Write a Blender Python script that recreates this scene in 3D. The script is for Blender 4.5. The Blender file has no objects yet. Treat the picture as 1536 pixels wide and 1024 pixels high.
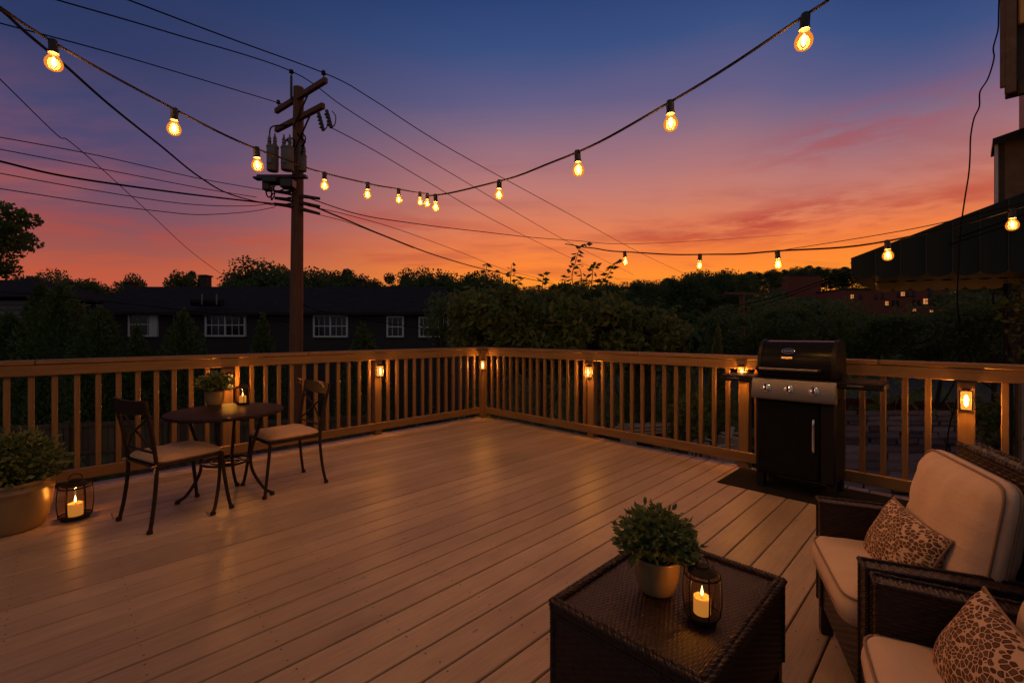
import bpy, math, random
import numpy as np
from mathutils import Vector, Matrix

R = math.radians
scene = bpy.context.scene
COL = scene.collection
rng = np.random.default_rng(7)
F, YH, HC = 680.0, 499.0, 1.28          # focal length, horizon row and eye height


def pt(x, y, D):
    """The point that stands D metres ahead on the ray of pixel (x, y)."""
    return np.array([(x - 768) / F * D, D, HC + (YH - y) / F * D])


def gp(x, y, z=0.0):
    """The point of height z seen at pixel (x, y)."""
    D = F * (HC - z) / (y - YH)
    return np.array([(x - 768) / F * D, D, z])


# ------------------------------------------------------------------ mesh building
class MB:
    def __init__(self):
        self.v, self.f, self.n = [], [], 0

    def add(self, verts, faces):
        verts = np.asarray(verts, float).reshape(-1, 3)
        self.v.append(verts)
        n = self.n
        if isinstance(faces, np.ndarray):
            faces = (faces + n).tolist()
        else:
            faces = [[i + n for i in f] for f in faces]
        self.f.extend(faces)
        self.n += len(verts)
        return self

    def box(self, c, s, b=0.0, M=None):
        """chamfered box, centre c, full size s, optional 3x3 rotation M"""
        c = np.asarray(c, float); h = np.asarray(s, float) / 2
        if b <= 0:
            V = np.array([[x, y, z] for x in (-1, 1) for y in (-1, 1) for z in (-1, 1)], float) * h
            Fc = [[0, 1, 3, 2], [4, 6, 7, 5], [0, 4, 5, 1], [2, 3, 7, 6], [0, 2, 6, 4], [1, 5, 7, 3]]
        else:
            b = min(b, *(h * 0.9))
            idx, V, Fc = {}, [], []
            for sx in (-1, 1):
                for sy in (-1, 1):
                    for sz in (-1, 1):
                        sg = np.array([sx, sy, sz], float)
                        for k in range(3):
                            p = sg * (h - b); p[k] = sg[k] * h[k]
                            idx[(sx, sy, sz, k)] = len(V); V.append(p)
            def key(k, sk, l, sl, m, sm, a):
                t = [0, 0, 0]; t[k] = sk; t[l] = sl; t[m] = sm
                return idx[(t[0], t[1], t[2], a)]
            for k, l, m in ((0, 1, 2), (1, 2, 0), (2, 0, 1)):
                for s1 in (-1, 1):
                    Fc.append([key(k, s1, l, a, m, bb, k) for a, bb in ((-1, -1), (1, -1), (1, 1), (-1, 1))])
                    for s2 in (-1, 1):
                        Fc.append([key(k, s1, l, s2, m, -1, k), key(k, s1, l, s2, m, -1, l), key(k, s1, l, s2, m, 1, l), key(k, s1, l, s2, m, 1, k)])
            for sx in (-1, 1):
                for sy in (-1, 1):
                    for sz in (-1, 1):
                        Fc.append([idx[(sx, sy, sz, k)] for k in range(3)])
            V = np.array(V)
        out = []
        for f in Fc:                      # all outward
            p = V[f]; nrm = np.cross(p[1] - p[0], p[2] - p[0])
            out.append(f if np.dot(nrm, p.mean(0)) > 0 else f[::-1])
        if M is not None:
            V = V @ np.asarray(M).T
        return self.add(V + c, out)

    def tube(self, pts, r, n=8, cap=True, closed=False):
        P = np.asarray(pts, float); m = len(P)
        r = np.full(m, r, float) if np.isscalar(r) else np.asarray(r, float)
        if closed:
            T = np.roll(P, -1, 0) - np.roll(P, 1, 0)
        else:
            T = np.gradient(P, axis=0)
        T /= np.linalg.norm(T, axis=1)[:, None] + 1e-12
        up = np.array([0, 0, 1.0]) if abs(T[0][2]) < 0.9 else np.array([1.0, 0, 0])
        A = np.zeros_like(P); a = np.cross(T[0], up)
        for i in range(m):
            a = a - T[i] * np.dot(a, T[i]); a /= np.linalg.norm(a) + 1e-12; A[i] = a
        B = np.cross(T, A)
        ang = np.arange(n) / n * 2 * np.pi
        V = (P[:, None] + r[:, None, None] * (A[:, None] * np.cos(ang)[None, :, None] + B[:, None] * np.sin(ang)[None, :, None])).reshape(-1, 3)
        Fc = []
        for i in range(m if closed else m - 1):
            k = (i + 1) % m
            for j in range(n):
                Fc.append([i * n + j, i * n + (j + 1) % n, k * n + (j + 1) % n, k * n + j])
        if cap and not closed:
            Fc.append(list(range(n))[::-1]); Fc.append([(m - 1) * n + j for j in range(n)])
        return self.add(V, Fc)

    def lathe(self, prof, n=24, c=(0, 0, 0), cap=(True, True), M=None):
        prof = np.asarray(prof, float); m = len(prof)
        ang = np.arange(n) / n * 2 * np.pi
        V = np.stack([np.outer(prof[:, 0], np.cos(ang)), np.outer(prof[:, 0], np.sin(ang)), np.repeat(prof[:, 1][:, None], n, 1)], -1).reshape(-1, 3)
        Fc = [[i * n + j, i * n + (j + 1) % n, (i + 1) * n + (j + 1) % n, (i + 1) * n + j] for i in range(m - 1) for j in range(n)]
        if cap[0]: Fc.append(list(range(n))[::-1])
        if cap[1]: Fc.append([(m - 1) * n + j for j in range(n)])
        if M is not None: V = V @ np.asarray(M).T
        return self.add(V + np.asarray(c, float), Fc)

    def prism(self, poly, d0, d1, axes=(0, 1, 2)):
        """extrude a 2-D polygon (axes[0], axes[1]) from d0 to d1 along axes[2]"""
        n = len(poly); V = np.zeros((2 * n, 3))
        for k, d in enumerate((d0, d1)):
            for i, (a, b) in enumerate(poly):
                V[k * n + i, axes[0]] = a; V[k * n + i, axes[1]] = b; V[k * n + i, axes[2]] = d
        Fc = [[i, (i + 1) % n, n + (i + 1) % n, n + i] for i in range(n)] + [list(range(n))[::-1], list(range(n, 2 * n))]
        return self.add(V, Fc)

    def grid(self, P):
        """P: (a, b, 3) array of points"""
        a, b = P.shape[:2]
        i = np.arange(a * b).reshape(a, b)
        q = np.stack([i[:-1, :-1], i[1:, :-1], i[1:, 1:], i[:-1, 1:]], -1).reshape(-1, 4)
        return self.add(P.reshape(-1, 3), q)

    def quad(self, a, b, c, d):
        return self.add([a, b, c, d], [[0, 1, 2, 3]])

    def build(self, name, mat, parent=None, smooth=40):
        me = bpy.data.meshes.new(name)
        V = np.concatenate(self.v) if self.v else np.zeros((0, 3))
        me.from_pydata(V.tolist(), [], self.f)
        me.update()
        if smooth:
            me.shade_smooth()
            if smooth < 180: me.set_sharp_from_angle(angle=R(smooth))
        me.materials.append(mat)
        o = bpy.data.objects.new(name, me)
        COL.objects.link(o)
        if parent is not None: o.parent = parent
        return o


def rotz(a):
    c, s = math.cos(a), math.sin(a)
    return np.array([[c, -s, 0], [s, c, 0], [0, 0, 1.0]])


def rotax(axis, a):
    return np.array(Matrix.Rotation(a, 3, axis))


def smooth_path(pts, n=8):
    P = np.asarray(pts, float)
    P = np.vstack([2 * P[0] - P[1], P, 2 * P[-1] - P[-2]])
    out = []
    for i in range(1, len(P) - 2):
        p0, p1, p2, p3 = P[i - 1:i + 3]
        for t in np.arange(n) / n:
            out.append(0.5 * (2 * p1 + (p2 - p0) * t + (2 * p0 - 5 * p1 + 4 * p2 - p3) * t * t + (3 * p1 - p0 - 3 * p2 + p3) * t ** 3))
    out.append(P[-2])
    return np.array(out)


def tag(o, label=None, cat=None, group=None, kind=None):
    if label: o['label'] = label
    if cat: o['category'] = cat
    if group: o['group'] = group
    if kind: o['kind'] = kind
    return o


def thing(name, label, cat, loc=(0, 0, 0), rz=0.0, group=None):
    o = bpy.data.objects.new(name, None)
    o.empty_display_size = 0.1
    COL.objects.link(o)
    o.location = tuple(float(x) for x in loc); o.rotation_euler = (0, 0, rz)
    return tag(o, label, cat, group)


def copy_tree(o, parent=None):
    c = o.copy(); COL.objects.link(c)
    if parent is not None: c.parent = parent
    for ch in list(o.children):
        copy_tree(ch, c)
    return c


# ------------------------------------------------------------------ materials
class NT:
    def __init__(self, name):
        self.m = bpy.data.materials.new(name); self.m.use_nodes = True
        self.t = self.m.node_tree; self.t.nodes.clear()
        self.out = self.n('ShaderNodeOutputMaterial')

    def n(self, ty, **kw):
        nd = self.t.nodes.new(ty)
        for k, v in kw.items():
            if k.startswith('i_'): nd.inputs[k[2:].replace('_', ' ')].default_value = v
            else: setattr(nd, k, v)
        return nd

    def l(self, a, b): self.t.links.new(a, b)

    def math(self, op, a, b=None):
        nd = self.n('ShaderNodeMath', operation=op)
        for i, x in enumerate((a, b)):
            if x is None: continue
            if isinstance(x, (int, float)): nd.inputs[i].default_value = x
            else: self.l(x, nd.inputs[i])
        return nd.outputs[0]

    def ramp(self, fac, stops, interp='LINEAR'):
        nd = self.n('ShaderNodeValToRGB'); nd.color_ramp.interpolation = interp
        e = nd.color_ramp.elements
        while len(e) > 1: e.remove(e[-1])
        for i, (p, c) in enumerate(stops):
            k = e[0] if i == 0 else e.new(p)
            k.position = p; k.color = (*c, 1) if len(c) == 3 else c
        self.l(fac, nd.inputs[0])
        return nd.outputs[0]

    def mix(self, fac, a, b, blend='MIX'):
        nd = self.n('ShaderNodeMix', data_type='RGBA', blend_type=blend)
        for s, x in ((nd.inputs[0], fac), (nd.inputs[6], a), (nd.inputs[7], b)):
            if isinstance(x, (int, float)): s.default_value = x
            elif isinstance(x, tuple): s.default_value = (*x, 1)
            else: self.l(x, s)
        return nd.outputs[2]

    def coords(self, scale=(1, 1, 1), kind='Object'):
        tc = self.n('ShaderNodeTexCoord'); mp = self.n('ShaderNodeMapping')
        mp.inputs['Scale'].default_value = scale
        self.l(tc.outputs[kind], mp.inputs[0])
        return mp.outputs[0]

    def noise(self, vec, scale, detail=4, rough=0.55):
        nd = self.n('ShaderNodeTexNoise', i_Scale=scale, i_Detail=detail, i_Roughness=rough)
        if vec is not None: self.l(vec, nd.inputs['Vector'])
        return nd.outputs['Fac']

    def bsdf(self, color, rough=0.5, metal=0.0, bump=None, bstr=0.3, bdist=0.01, spec=None, **kw):
        b = self.n('ShaderNodeBsdfPrincipled')
        for s, x in (('Base Color', color), ('Roughness', rough), ('Metallic', metal)):
            if isinstance(x, (int, float)): b.inputs[s].default_value = x
            elif isinstance(x, tuple): b.inputs[s].default_value = (*x, 1)
            else: self.l(x, b.inputs[s])
        if spec is not None: b.inputs['Specular IOR Level'].default_value = spec
        for k, v in kw.items(): b.inputs[k.replace('_', ' ')].default_value = v
        if bump is not None:
            bp = self.n('ShaderNodeBump', i_Strength=bstr, i_Distance=bdist)
            self.l(bump, bp.inputs['Height']); self.l(bp.outputs[0], b.inputs['Normal'])
        self.l(b.outputs[0], self.out.inputs[0])
        return b


def m_noise(name, c1, c2, scale=8, rough=0.6, metal=0.0, bstr=0.15, bdist=0.005, stretch=(1, 1, 1), spec=None, **kw):
    t = NT(name); v = t.coords(stretch)
    f = t.noise(v, scale, 5, 0.6)
    c = t.ramp(f, [(0.3, c1), (0.7, c2)])
    t.bsdf(c, rough, metal, f, bstr, bdist, spec, **kw)
    return t.m


def m_wood(name, c1, c2, rough=0.55, axis=0, scale=6, bstr=0.25, spec=0.4, island=0.25):
    t = NT(name)
    st = [9, 9, 9]; st[axis] = 0.6
    v = t.coords(tuple(st))
    geo = t.n('ShaderNodeNewGeometry')
    ofs = t.n('ShaderNodeVectorMath', operation='ADD')
    cmb = t.n('ShaderNodeCombineXYZ')
    k = t.math('MULTIPLY', geo.outputs['Random Per Island'], 37.0)
    for i in range(3): t.l(k, cmb.inputs[i])
    t.l(v, ofs.inputs[0]); t.l(cmb.outputs[0], ofs.inputs[1])
    f = t.noise(ofs.outputs[0], scale, 6, 0.65)
    f2 = t.noise(t.coords((2.3, 2.3, 2.3)), 1.3, 4, 0.6)
    c = t.ramp(f, [(0.28, c1), (0.72, c2)])
    br = t.math('ADD', t.math('MULTIPLY', geo.outputs['Random Per Island'], island), 1 - island / 2)
    br = t.math('MULTIPLY', br, t.math('ADD', t.math('MULTIPLY', f2, 0.5), 0.75))
    hs = t.n('ShaderNodeHueSaturation'); t.l(br, hs.inputs['Value']); t.l(c, hs.inputs['Color'])
    rr = t.math('ADD', t.math('MULTIPLY', f, 0.25), rough - 0.12)
    t.bsdf(hs.outputs[0], rr, 0.0, f, bstr, 0.003, spec)
    return t.m


def m_leaf(name, c1, c2, c3, trans=0.3):
    t = NT(name)
    geo = t.n('ShaderNodeNewGeometry')
    c = t.ramp(geo.outputs['Random Per Island'], [(0.0, c1), (0.55, c2), (1.0, c3)])
    b = t.n('ShaderNodeBsdfPrincipled', i_Roughness=0.5)
    b.inputs['Specular IOR Level'].default_value = 0.3
    t.l(c, b.inputs['Base Color'])
    tr = t.n('ShaderNodeBsdfTranslucent'); t.l(c, tr.inputs[0])
    mx = t.n('ShaderNodeMixShader'); mx.inputs[0].default_value = trans
    t.l(b.outputs[0], mx.inputs[1]); t.l(tr.outputs[0], mx.inputs[2]); t.l(mx.outputs[0], t.out.inputs[0])
    return t.m


def m_emit(name, c, s):
    t = NT(name); e = t.n('ShaderNodeEmission'); e.inputs[0].default_value = (*c, 1); e.inputs[1].default_value = s
    t.l(e.outputs[0], t.out.inputs[0]); return t.m


def m_glass(name, tint=(0.97, 0.97, 0.97), rough=0.02, glow=None, gs=0.0, gfac=0.0):
    """thin clear glass: clear straight through, mirror-like at grazing angles"""
    t = NT(name)
    tr = t.n('ShaderNodeBsdfTransparent'); tr.inputs[0].default_value = (*tint, 1)
    gl = t.n('ShaderNodeBsdfGlossy'); gl.inputs['Roughness'].default_value = rough
    lw = t.n('ShaderNodeLayerWeight'); lw.inputs[0].default_value = 0.5
    fr = t.math('ADD', t.math('MULTIPLY', t.math('POWER', lw.outputs['Facing'], 4.0), 0.45), 0.03)
    mx = t.n('ShaderNodeMixShader'); t.l(fr, mx.inputs[0])
    t.l(tr.outputs[0], mx.inputs[1]); t.l(gl.outputs[0], mx.inputs[2])
    o = mx.outputs[0]
    if glow:
        e = t.n('ShaderNodeEmission'); e.inputs[0].default_value = (*glow, 1); e.inputs[1].default_value = gs
        m2 = t.n('ShaderNodeMixShader'); m2.inputs[0].default_value = gfac
        t.l(o, m2.inputs[1]); t.l(e.outputs[0], m2.inputs[2]); o = m2.outputs[0]
    t.l(o, t.out.inputs[0]); return t.m


def m_deck():
    t = NT('composite_deck_board')
    geo = t.n('ShaderNodeNewGeometry')
    k = t.math('MULTIPLY', geo.outputs['Random Per Island'], 53.0)
    cmb = t.n('ShaderNodeCombineXYZ')
    for i in range(3): t.l(k, cmb.inputs[i])
    def shifted(sc):
        add = t.n('ShaderNodeVectorMath', operation='ADD'); t.l(t.coords(sc), add.inputs[0]); t.l(cmb.outputs[0], add.inputs[1]); return add.outputs[0]
    grain = t.noise(shifted((2.2, 60, 10)), 2.2, 6, 0.7)
    streak = t.noise(shifted((0.8, 9, 3)), 1.6, 5, 0.62)
    blotch = t.noise(t.coords((1, 1, 1)), 1.7, 5, 0.6)
    c = t.ramp(streak, [(0.25, (0.30, 0.213, 0.14)), (0.55, (0.39, 0.282, 0.188)), (0.8, (0.45, 0.332, 0.228))])
    c = t.mix(0.5, c, t.ramp(grain, [(0.3, (0.225, 0.155, 0.098)), (0.7, (0.46, 0.338, 0.232))]))
    val = t.math('ADD', t.math('MULTIPLY', geo.outputs['Random Per Island'], 0.30), 0.80)
    val = t.math('MULTIPLY', val, t.math('ADD', t.math('MULTIPLY', blotch, 0.7), 0.66))
    # knots, nail heads and scuffs
    vo = t.n('ShaderNodeTexVoronoi', i_Scale=3.1); t.l(shifted((1, 2.2, 1)), vo.inputs['Vector'])
    spot = t.ramp(vo.outputs['Distance'], [(0.0, (0.45,) * 3), (0.045, (0.5,) * 3), (0.07, (1, 1, 1))])
    hs = t.n('ShaderNodeHueSaturation'); t.l(val, hs.inputs['Value']); t.l(c, hs.inputs['Color'])
    c2 = t.mix(0.75, hs.outputs[0], spot, 'MULTIPLY')
    rr = t.math('ADD', t.math('MULTIPLY', grain, 0.22), t.math('ADD', t.math('MULTIPLY', blotch, 0.18), 0.19))
    h = t.math('ADD', t.math('MULTIPLY', grain, 0.6), streak)
    t.bsdf(c2, rr, 0.0, h, 0.35, 0.0025, 0.24)
    return t.m


def m_leopard():
    t = NT('leopard_print_fabric')
    v = t.coords((1, 1, 1))
    nz = t.n('ShaderNodeTexNoise', i_Scale=14.0, i_Detail=2.0); t.l(v, nz.inputs['Vector'])
    wob = t.n('ShaderNodeVectorMath', operation='MULTIPLY_ADD')
    t.l(nz.outputs['Color'], wob.inputs[0]); wob.inputs[1].default_value = (0.018,) * 3; t.l(v, wob.inputs[2])
    mp = t.n('ShaderNodeMapping'); mp.inputs['Scale'].default_value = (1.0, 0.8, 1.35); t.l(wob.outputs[0], mp.inputs[0])
    vo = t.n('ShaderNodeTexVoronoi', feature='DISTANCE_TO_EDGE', i_Scale=60.0, i_Randomness=0.8)
    t.l(mp.outputs[0], vo.inputs['Vector'])
    vc = t.n('ShaderNodeTexVoronoi', i_Scale=60.0, i_Randomness=0.8); t.l(mp.outputs[0], vc.inputs['Vector'])
    sep = t.n('ShaderNodeSeparateColor'); t.l(vc.outputs['Color'], sep.inputs[0])
    edge = t.math('ADD', t.math('MULTIPLY', sep.outputs[0], 0.04), 0.045)
    m = t.math('MULTIPLY', t.math('GREATER_THAN', vo.outputs['Distance'], edge), t.math('LESS_THAN', vc.outputs['Distance'], 0.62))
    dark = t.mix(sep.outputs[1], (0.065, 0.028, 0.013), (0.12, 0.055, 0.026))
    centre = t.math('GREATER_THAN', vo.outputs['Distance'], t.math('ADD', edge, 0.16))
    dark = t.mix(t.math('MULTIPLY', centre, 0.18), dark, (0.33, 0.19, 0.10))
    c = t.mix(m, (0.56, 0.38, 0.24), dark)
    w = t.noise(t.coords((1, 1, 1)), 400, 2)
    t.bsdf(c, 0.85, 0.0, w, 0.2, 0.001, 0.2)
    return t.m


def m_fabric(name, c1, c2):
    t = NT(name)
    f = t.noise(t.coords((1, 1, 1)), 260, 3, 0.7)
    g = t.noise(t.coords((1, 1, 1)), 7, 4, 0.6)
    c = t.mix(g, c1, c2)
    cr = t.noise(t.coords((5, 22, 9)), 1.0, 4, 0.55)
    h = t.math('ADD', t.math('MULTIPLY', f, 0.12), t.math('ADD', t.math('MULTIPLY', g, 0.9), t.math('MULTIPLY', cr, 0.8)))
    b = t.bsdf(c, 0.85, 0.0, h, 0.55, 0.010, 0.2)
    b.inputs['Sheen Weight'].default_value = 0.15
    return t.m


def m_shingle(name, c1, c2, sx, sy):
    t = NT(name)
    br = t.n('ShaderNodeTexBrick', i_Scale=1.0)
    br.inputs['Brick Width'].default_value = sx; br.inputs['Row Height'].default_value = sy
    br.inputs['Mortar Size'].default_value = 0.012
    br.inputs['Color1'].default_value = (*c1, 1); br.inputs['Color2'].default_value = (*c2, 1); br.inputs['Mortar'].default_value = (*[x * 0.35 for x in c1], 1)
    t.l(t.coords((1, 1, 1)), br.inputs['Vector'])
    f = t.noise(t.coords((1, 1, 1)), 3, 5)
    c = t.mix(0.5, br.outputs['Color'], t.ramp(f, [(0.3, c1), (0.7, c2)]), 'MIX')
    t.bsdf(c, 0.9, 0.0, br.outputs['Fac'], 0.4, -0.02, 0.05)
    return t.m


MAT = {}
MAT['deck'] = m_deck()
MAT['rail'] = m_wood('stained_rail_wood', (0.15, 0.080, 0.029), (0.245, 0.14, 0.055), 0.42, 0, 5, 0.3)
MAT['railv'] = m_wood('stained_baluster_wood', (0.15, 0.080, 0.029), (0.245, 0.14, 0.055), 0.42, 2, 5, 0.3)
MAT['joist'] = m_noise('dark_joist_wood', (0.05, 0.035, 0.025), (0.09, 0.06, 0.04), 6, 0.8)  # dark brown wood, also used for screw heads and eave
MAT['blackmetal'] = m_noise('black_powder_coat', (0.018, 0.014, 0.012), (0.032, 0.025, 0.02), 60, 0.45, 0.6, 0.1, 0.001)
MAT['bronze'] = m_noise('bronze_brown_metal', (0.020, 0.012, 0.008), (0.040, 0.025, 0.015), 40, 0.6, 0.0, 0.12, 0.001, spec=0.12)
MAT['wicker'] = m_noise('dark_brown_wicker', (0.014, 0.007, 0.0045), (0.034, 0.016, 0.010), 45, 0.48, 0.0, 0.2, 0.001, (1, 1, 1), 0.35)
MAT['cushion'] = m_fabric('beige_cushion_fabric', (0.56, 0.39, 0.245), (0.66, 0.465, 0.30))
MAT['seatpad'] = m_fabric('tan_seat_pad_fabric', (0.42, 0.255, 0.145), (0.50, 0.31, 0.185))
MAT['piping'] = m_fabric('cushion_piping_fabric', (0.24, 0.145, 0.085), (0.30, 0.185, 0.11))
MAT['leopard'] = m_leopard()
MAT['enamel'] = m_noise('black_grill_enamel', (0.005, 0.0055, 0.006), (0.008, 0.0085, 0.009), 30, 0.26, 0.0, 0.03, 0.001, spec=0.09)
MAT['grillpaint'] = m_noise('black_painted_steel', (0.008, 0.007, 0.007), (0.010, 0.009, 0.009), 30, 0.5, 0.0, 0.05, 0.001, spec=0.18)
MAT['steel'] = m_noise('brushed_stainless_steel', (0.15, 0.135, 0.125), (0.21, 0.19, 0.175), 4, 0.40, 1.0, 0.06, 0.001, (2, 140, 140))
MAT['chrome'] = m_noise('polished_chrome', (0.7, 0.68, 0.65), (0.8, 0.78, 0.75), 20, 0.15, 1.0, 0.02, 0.001)
MAT['mat'] = m_noise('charcoal_grill_mat', (0.009, 0.008, 0.0075), (0.018, 0.016, 0.0145), 90, 0.95, 0.0, 0.4, 0.003, spec=0.1)
MAT['pot'] = m_noise('beige_glazed_pot', (0.20, 0.135, 0.06), (0.27, 0.185, 0.09), 6, 0.36, 0.0, 0.1, 0.003)
MAT['soil'] = m_noise('dark_potting_soil', (0.02, 0.013, 0.009), (0.05, 0.035, 0.022), 60, 0.95, 0.0, 0.8, 0.01)
MAT['wax'] = None
MAT['leafpot'] = m_leaf('boxwood_leaf', (0.09, 0.13, 0.035), (0.15, 0.195, 0.06), (0.22, 0.24, 0.09))
MAT['leafnear'] = m_leaf('yellow_green_leaf', (0.12, 0.185, 0.045), (0.18, 0.235, 0.06), (0.27, 0.25, 0.08), 0.5)
MAT['leafdark'] = m_leaf('dark_green_leaf', (0.10, 0.165, 0.045), (0.14, 0.205, 0.058), (0.18, 0.23, 0.075), 0.5)
MAT['leaffar'] = m_leaf('far_woodland_leaf', (0.095, 0.15, 0.043), (0.13, 0.18, 0.053), (0.17, 0.205, 0.07), 0.45)
MAT['bark'] = m_noise('dark_bark', (0.03, 0.022, 0.016), (0.07, 0.05, 0.036), 12, 0.9, 0.0, 0.8, 0.02, (1, 1, 0.2))
MAT['polewood'] = m_noise('reddish_treated_pole_wood', (0.125, 0.046, 0.017), (0.22, 0.09, 0.034), 10, 0.7, 0.0, 0.6, 0.01, (4, 4, 0.25))
MAT['transformer'] = m_noise('weathered_grey_steel', (0.15, 0.135, 0.125), (0.24, 0.22, 0.20), 6, 0.55, 0.0)
MAT['insulator'] = m_noise('dark_glazed_porcelain', (0.035, 0.025, 0.022), (0.06, 0.045, 0.04), 20, 0.3)
MAT['cable'] = m_noise('black_cable_sheath', (0.010, 0.009, 0.009), (0.016, 0.014, 0.013), 50, 0.95, spec=0.02)
MAT['socket'] = m_noise('black_rubber_socket', (0.014, 0.012, 0.010), (0.024, 0.020, 0.017), 60, 0.5)
WARM = (1.0, 0.49, 0.125)
MAT['bulb'] = m_glass('amber_bulb_glass', (1.0, 0.80, 0.56), 0.03, (1.0, 0.29, 0.022), 1.0, 0.66)
MAT['filament'] = m_emit('glowing_filament', (1.0, 0.84, 0.58), 9.0)
MAT['clear'] = m_glass('glow_tinted_lantern_glass', (0.97, 0.86, 0.68))  # amber tint stands in for candle glow inside the glass
MAT['lampglass'] = m_glass('lit_lamp_glass', (1.0, 0.85, 0.6), 0.05, (1.0, 0.40, 0.06), 1.5, 0.40)
MAT['lampcore'] = m_emit('lit_lamp_core', (1.0, 0.70, 0.36), 8.0)
MAT['flame'] = m_emit('candle_flame', (1.0, 0.60, 0.24), 7.0)
t = NT('candle_wax')
b = t.bsdf((0.36, 0.19, 0.055), 0.5, 0.0, t.noise(t.coords(), 40, 2), 0.1, 0.001)
b.inputs['Subsurface Weight'].default_value = 0.6
b.inputs['Subsurface Radius'].default_value = (0.03, 0.012, 0.004)
b.inputs['Subsurface Scale'].default_value = 1.0
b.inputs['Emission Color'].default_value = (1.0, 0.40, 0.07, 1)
b.inputs['Emission Strength'].default_value = 0.42  # emission adds the flame's glow to the wax itself
MAT['wax'] = t.m
MAT['housewall'] = m_noise('dark_brown_siding', (0.034, 0.027, 0.025), (0.054, 0.043, 0.040), 5, 0.85, 0.0, 0.4, 0.01, (0.3, 1, 9))
MAT['roof'] = m_shingle('dark_asphalt_shingle', (0.034, 0.027, 0.025), (0.055, 0.045, 0.041), 0.5, 0.2)
MAT['whitetrim'] = m_noise('white_window_paint', (0.62, 0.60, 0.58), (0.74, 0.72, 0.70), 7, 0.6)
MAT['whitesiding'] = m_noise('pale_grey_siding', (0.20, 0.19, 0.19), (0.28, 0.27, 0.27), 5, 0.7)
MAT['pane'] = m_noise('dark_window_glass', (0.012, 0.012, 0.016), (0.02, 0.02, 0.026), 3, 0.12, 0.0, 0.02, 0.002)
MAT['brick'] = m_shingle('dark_red_brick', (0.34, 0.105, 0.07), (0.42, 0.14, 0.095), 0.6, 0.25)
MAT['litpane'] = m_emit('lit_window_pane', (1.0, 0.38, 0.12), 0.6)
MAT['fence'] = m_wood('weathered_fence_boards', (0.10, 0.062, 0.038), (0.17, 0.11, 0.07), 0.85, 2, 5, 0.5, 0.2, 0.5)
MAT['redfence'] = m_wood('dark_red_fence_boards', (0.10, 0.032, 0.022), (0.16, 0.055, 0.036), 0.85, 2, 5, 0.5, 0.2, 0.4)
MAT['slate'] = m_wood('weathered_slate', (0.15, 0.105, 0.08), (0.28, 0.205, 0.16), 0.9, 0, 2, 0.6, 0.1, 1.1)
MAT['lumber'] = m_wood('pale_sawn_lumber', (0.42, 0.32, 0.24), (0.58, 0.46, 0.36), 0.8, 0, 4, 0.4, 0.2, 0.4)
MAT['awning'] = m_noise('dark_green_canvas', (0.006, 0.011, 0.009), (0.010, 0.017, 0.013), 40, 0.8, 0.0, 0.2, 0.002)
MAT['valance'] = m_noise('painted_glow_canvas', (0.78, 0.42, 0.11), (0.86, 0.50, 0.16), 14, 0.85, 0.0, 0.2, 0.002)  # bright gold puts the glow from under the awning into the colour
MAT['housetrim'] = m_noise('old_painted_trim', (0.13, 0.08, 0.042), (0.22, 0.14, 0.08), 6, 0.7, 0.0, 0.3, 0.005)
MAT['siding'] = m_noise('pinkish_tan_siding', (0.30, 0.19, 0.14), (0.40, 0.26, 0.19), 5, 0.75, 0.0, 0.3, 0.005)
MAT['ground'] = m_noise('dark_yard_soil_and_grass', (0.018, 0.022, 0.010), (0.045, 0.042, 0.024), 0.8, 0.95, 0.0, 0.6, 0.05)


# ------------------------------------------------------------------ deck frame
CORN = np.array([-0.438, 6.924, 0.0])
S_ = np.array([-math.sqrt(.5), -math.sqrt(.5), 0]); T_ = np.array([math.sqrt(.5), -math.sqrt(.5), 0])
DROT = R(225)


def dk(s, t, z=0.0):
    return CORN + S_ * s + T_ * t + np.array([0, 0, z])


def st(p):
    d = np.asarray(p)[:2] - CORN[:2]
    return float(d @ S_[:2]), float(d @ T_[:2])


# deck boards: one sheet of separate boards
mb = MB()
bw, gap = 0.137, 0.007
n = int(8.6 / (bw + gap))
for i in range(n):
    t0 = -0.09 + i * (bw + gap)
    cuts = [-0.10, 8.8]
    if i % 3 == 1: cuts = [-0.10, 3.6 + (i * 37 % 23) * 0.12, 8.8]
    for a, c in zip(cuts[:-1], cuts[1:]):
        dz = rng.uniform(-0.0012, 0.0012)
        mb.box(((a + c) / 2, t0 + bw / 2, -0.0135 + dz), (c - a - 0.004, bw, 0.027), 0.004)
deck = mb.build('deck_floor', MAT['deck'], None, 30)
deck.location = tuple(CORN); deck.rotation_euler = (0, 0, DROT)
tag(deck, 'wide plank deck floor of brown composite boards', 'deck', kind='structure')
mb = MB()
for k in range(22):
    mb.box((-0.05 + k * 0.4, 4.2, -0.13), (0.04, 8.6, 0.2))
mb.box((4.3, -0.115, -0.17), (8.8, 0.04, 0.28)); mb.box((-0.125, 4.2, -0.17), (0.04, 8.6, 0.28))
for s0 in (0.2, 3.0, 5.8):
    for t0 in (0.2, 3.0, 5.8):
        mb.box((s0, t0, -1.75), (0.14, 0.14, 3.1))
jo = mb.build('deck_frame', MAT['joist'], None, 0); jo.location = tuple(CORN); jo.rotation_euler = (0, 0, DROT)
mb = MB(); rs = np.random.default_rng(8); hexa = [(.0042 * math.cos(q), .0042 * math.sin(q)) for q in np.arange(6) * math.pi / 3]
for i in range(n):
    t0 = -0.09 + i * (bw + gap)
    for k in range(22):
        for o_ in (.028, bw - .028):
            x_, y_ = -0.05 + k * 0.4 + rs.normal() * .004, t0 + o_ + rs.normal() * .003
            mb.add([(x_ + a_, y_ + b_, 0.0016) for a_, b_ in hexa], [[0, 1, 2, 3, 4, 5]])
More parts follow.
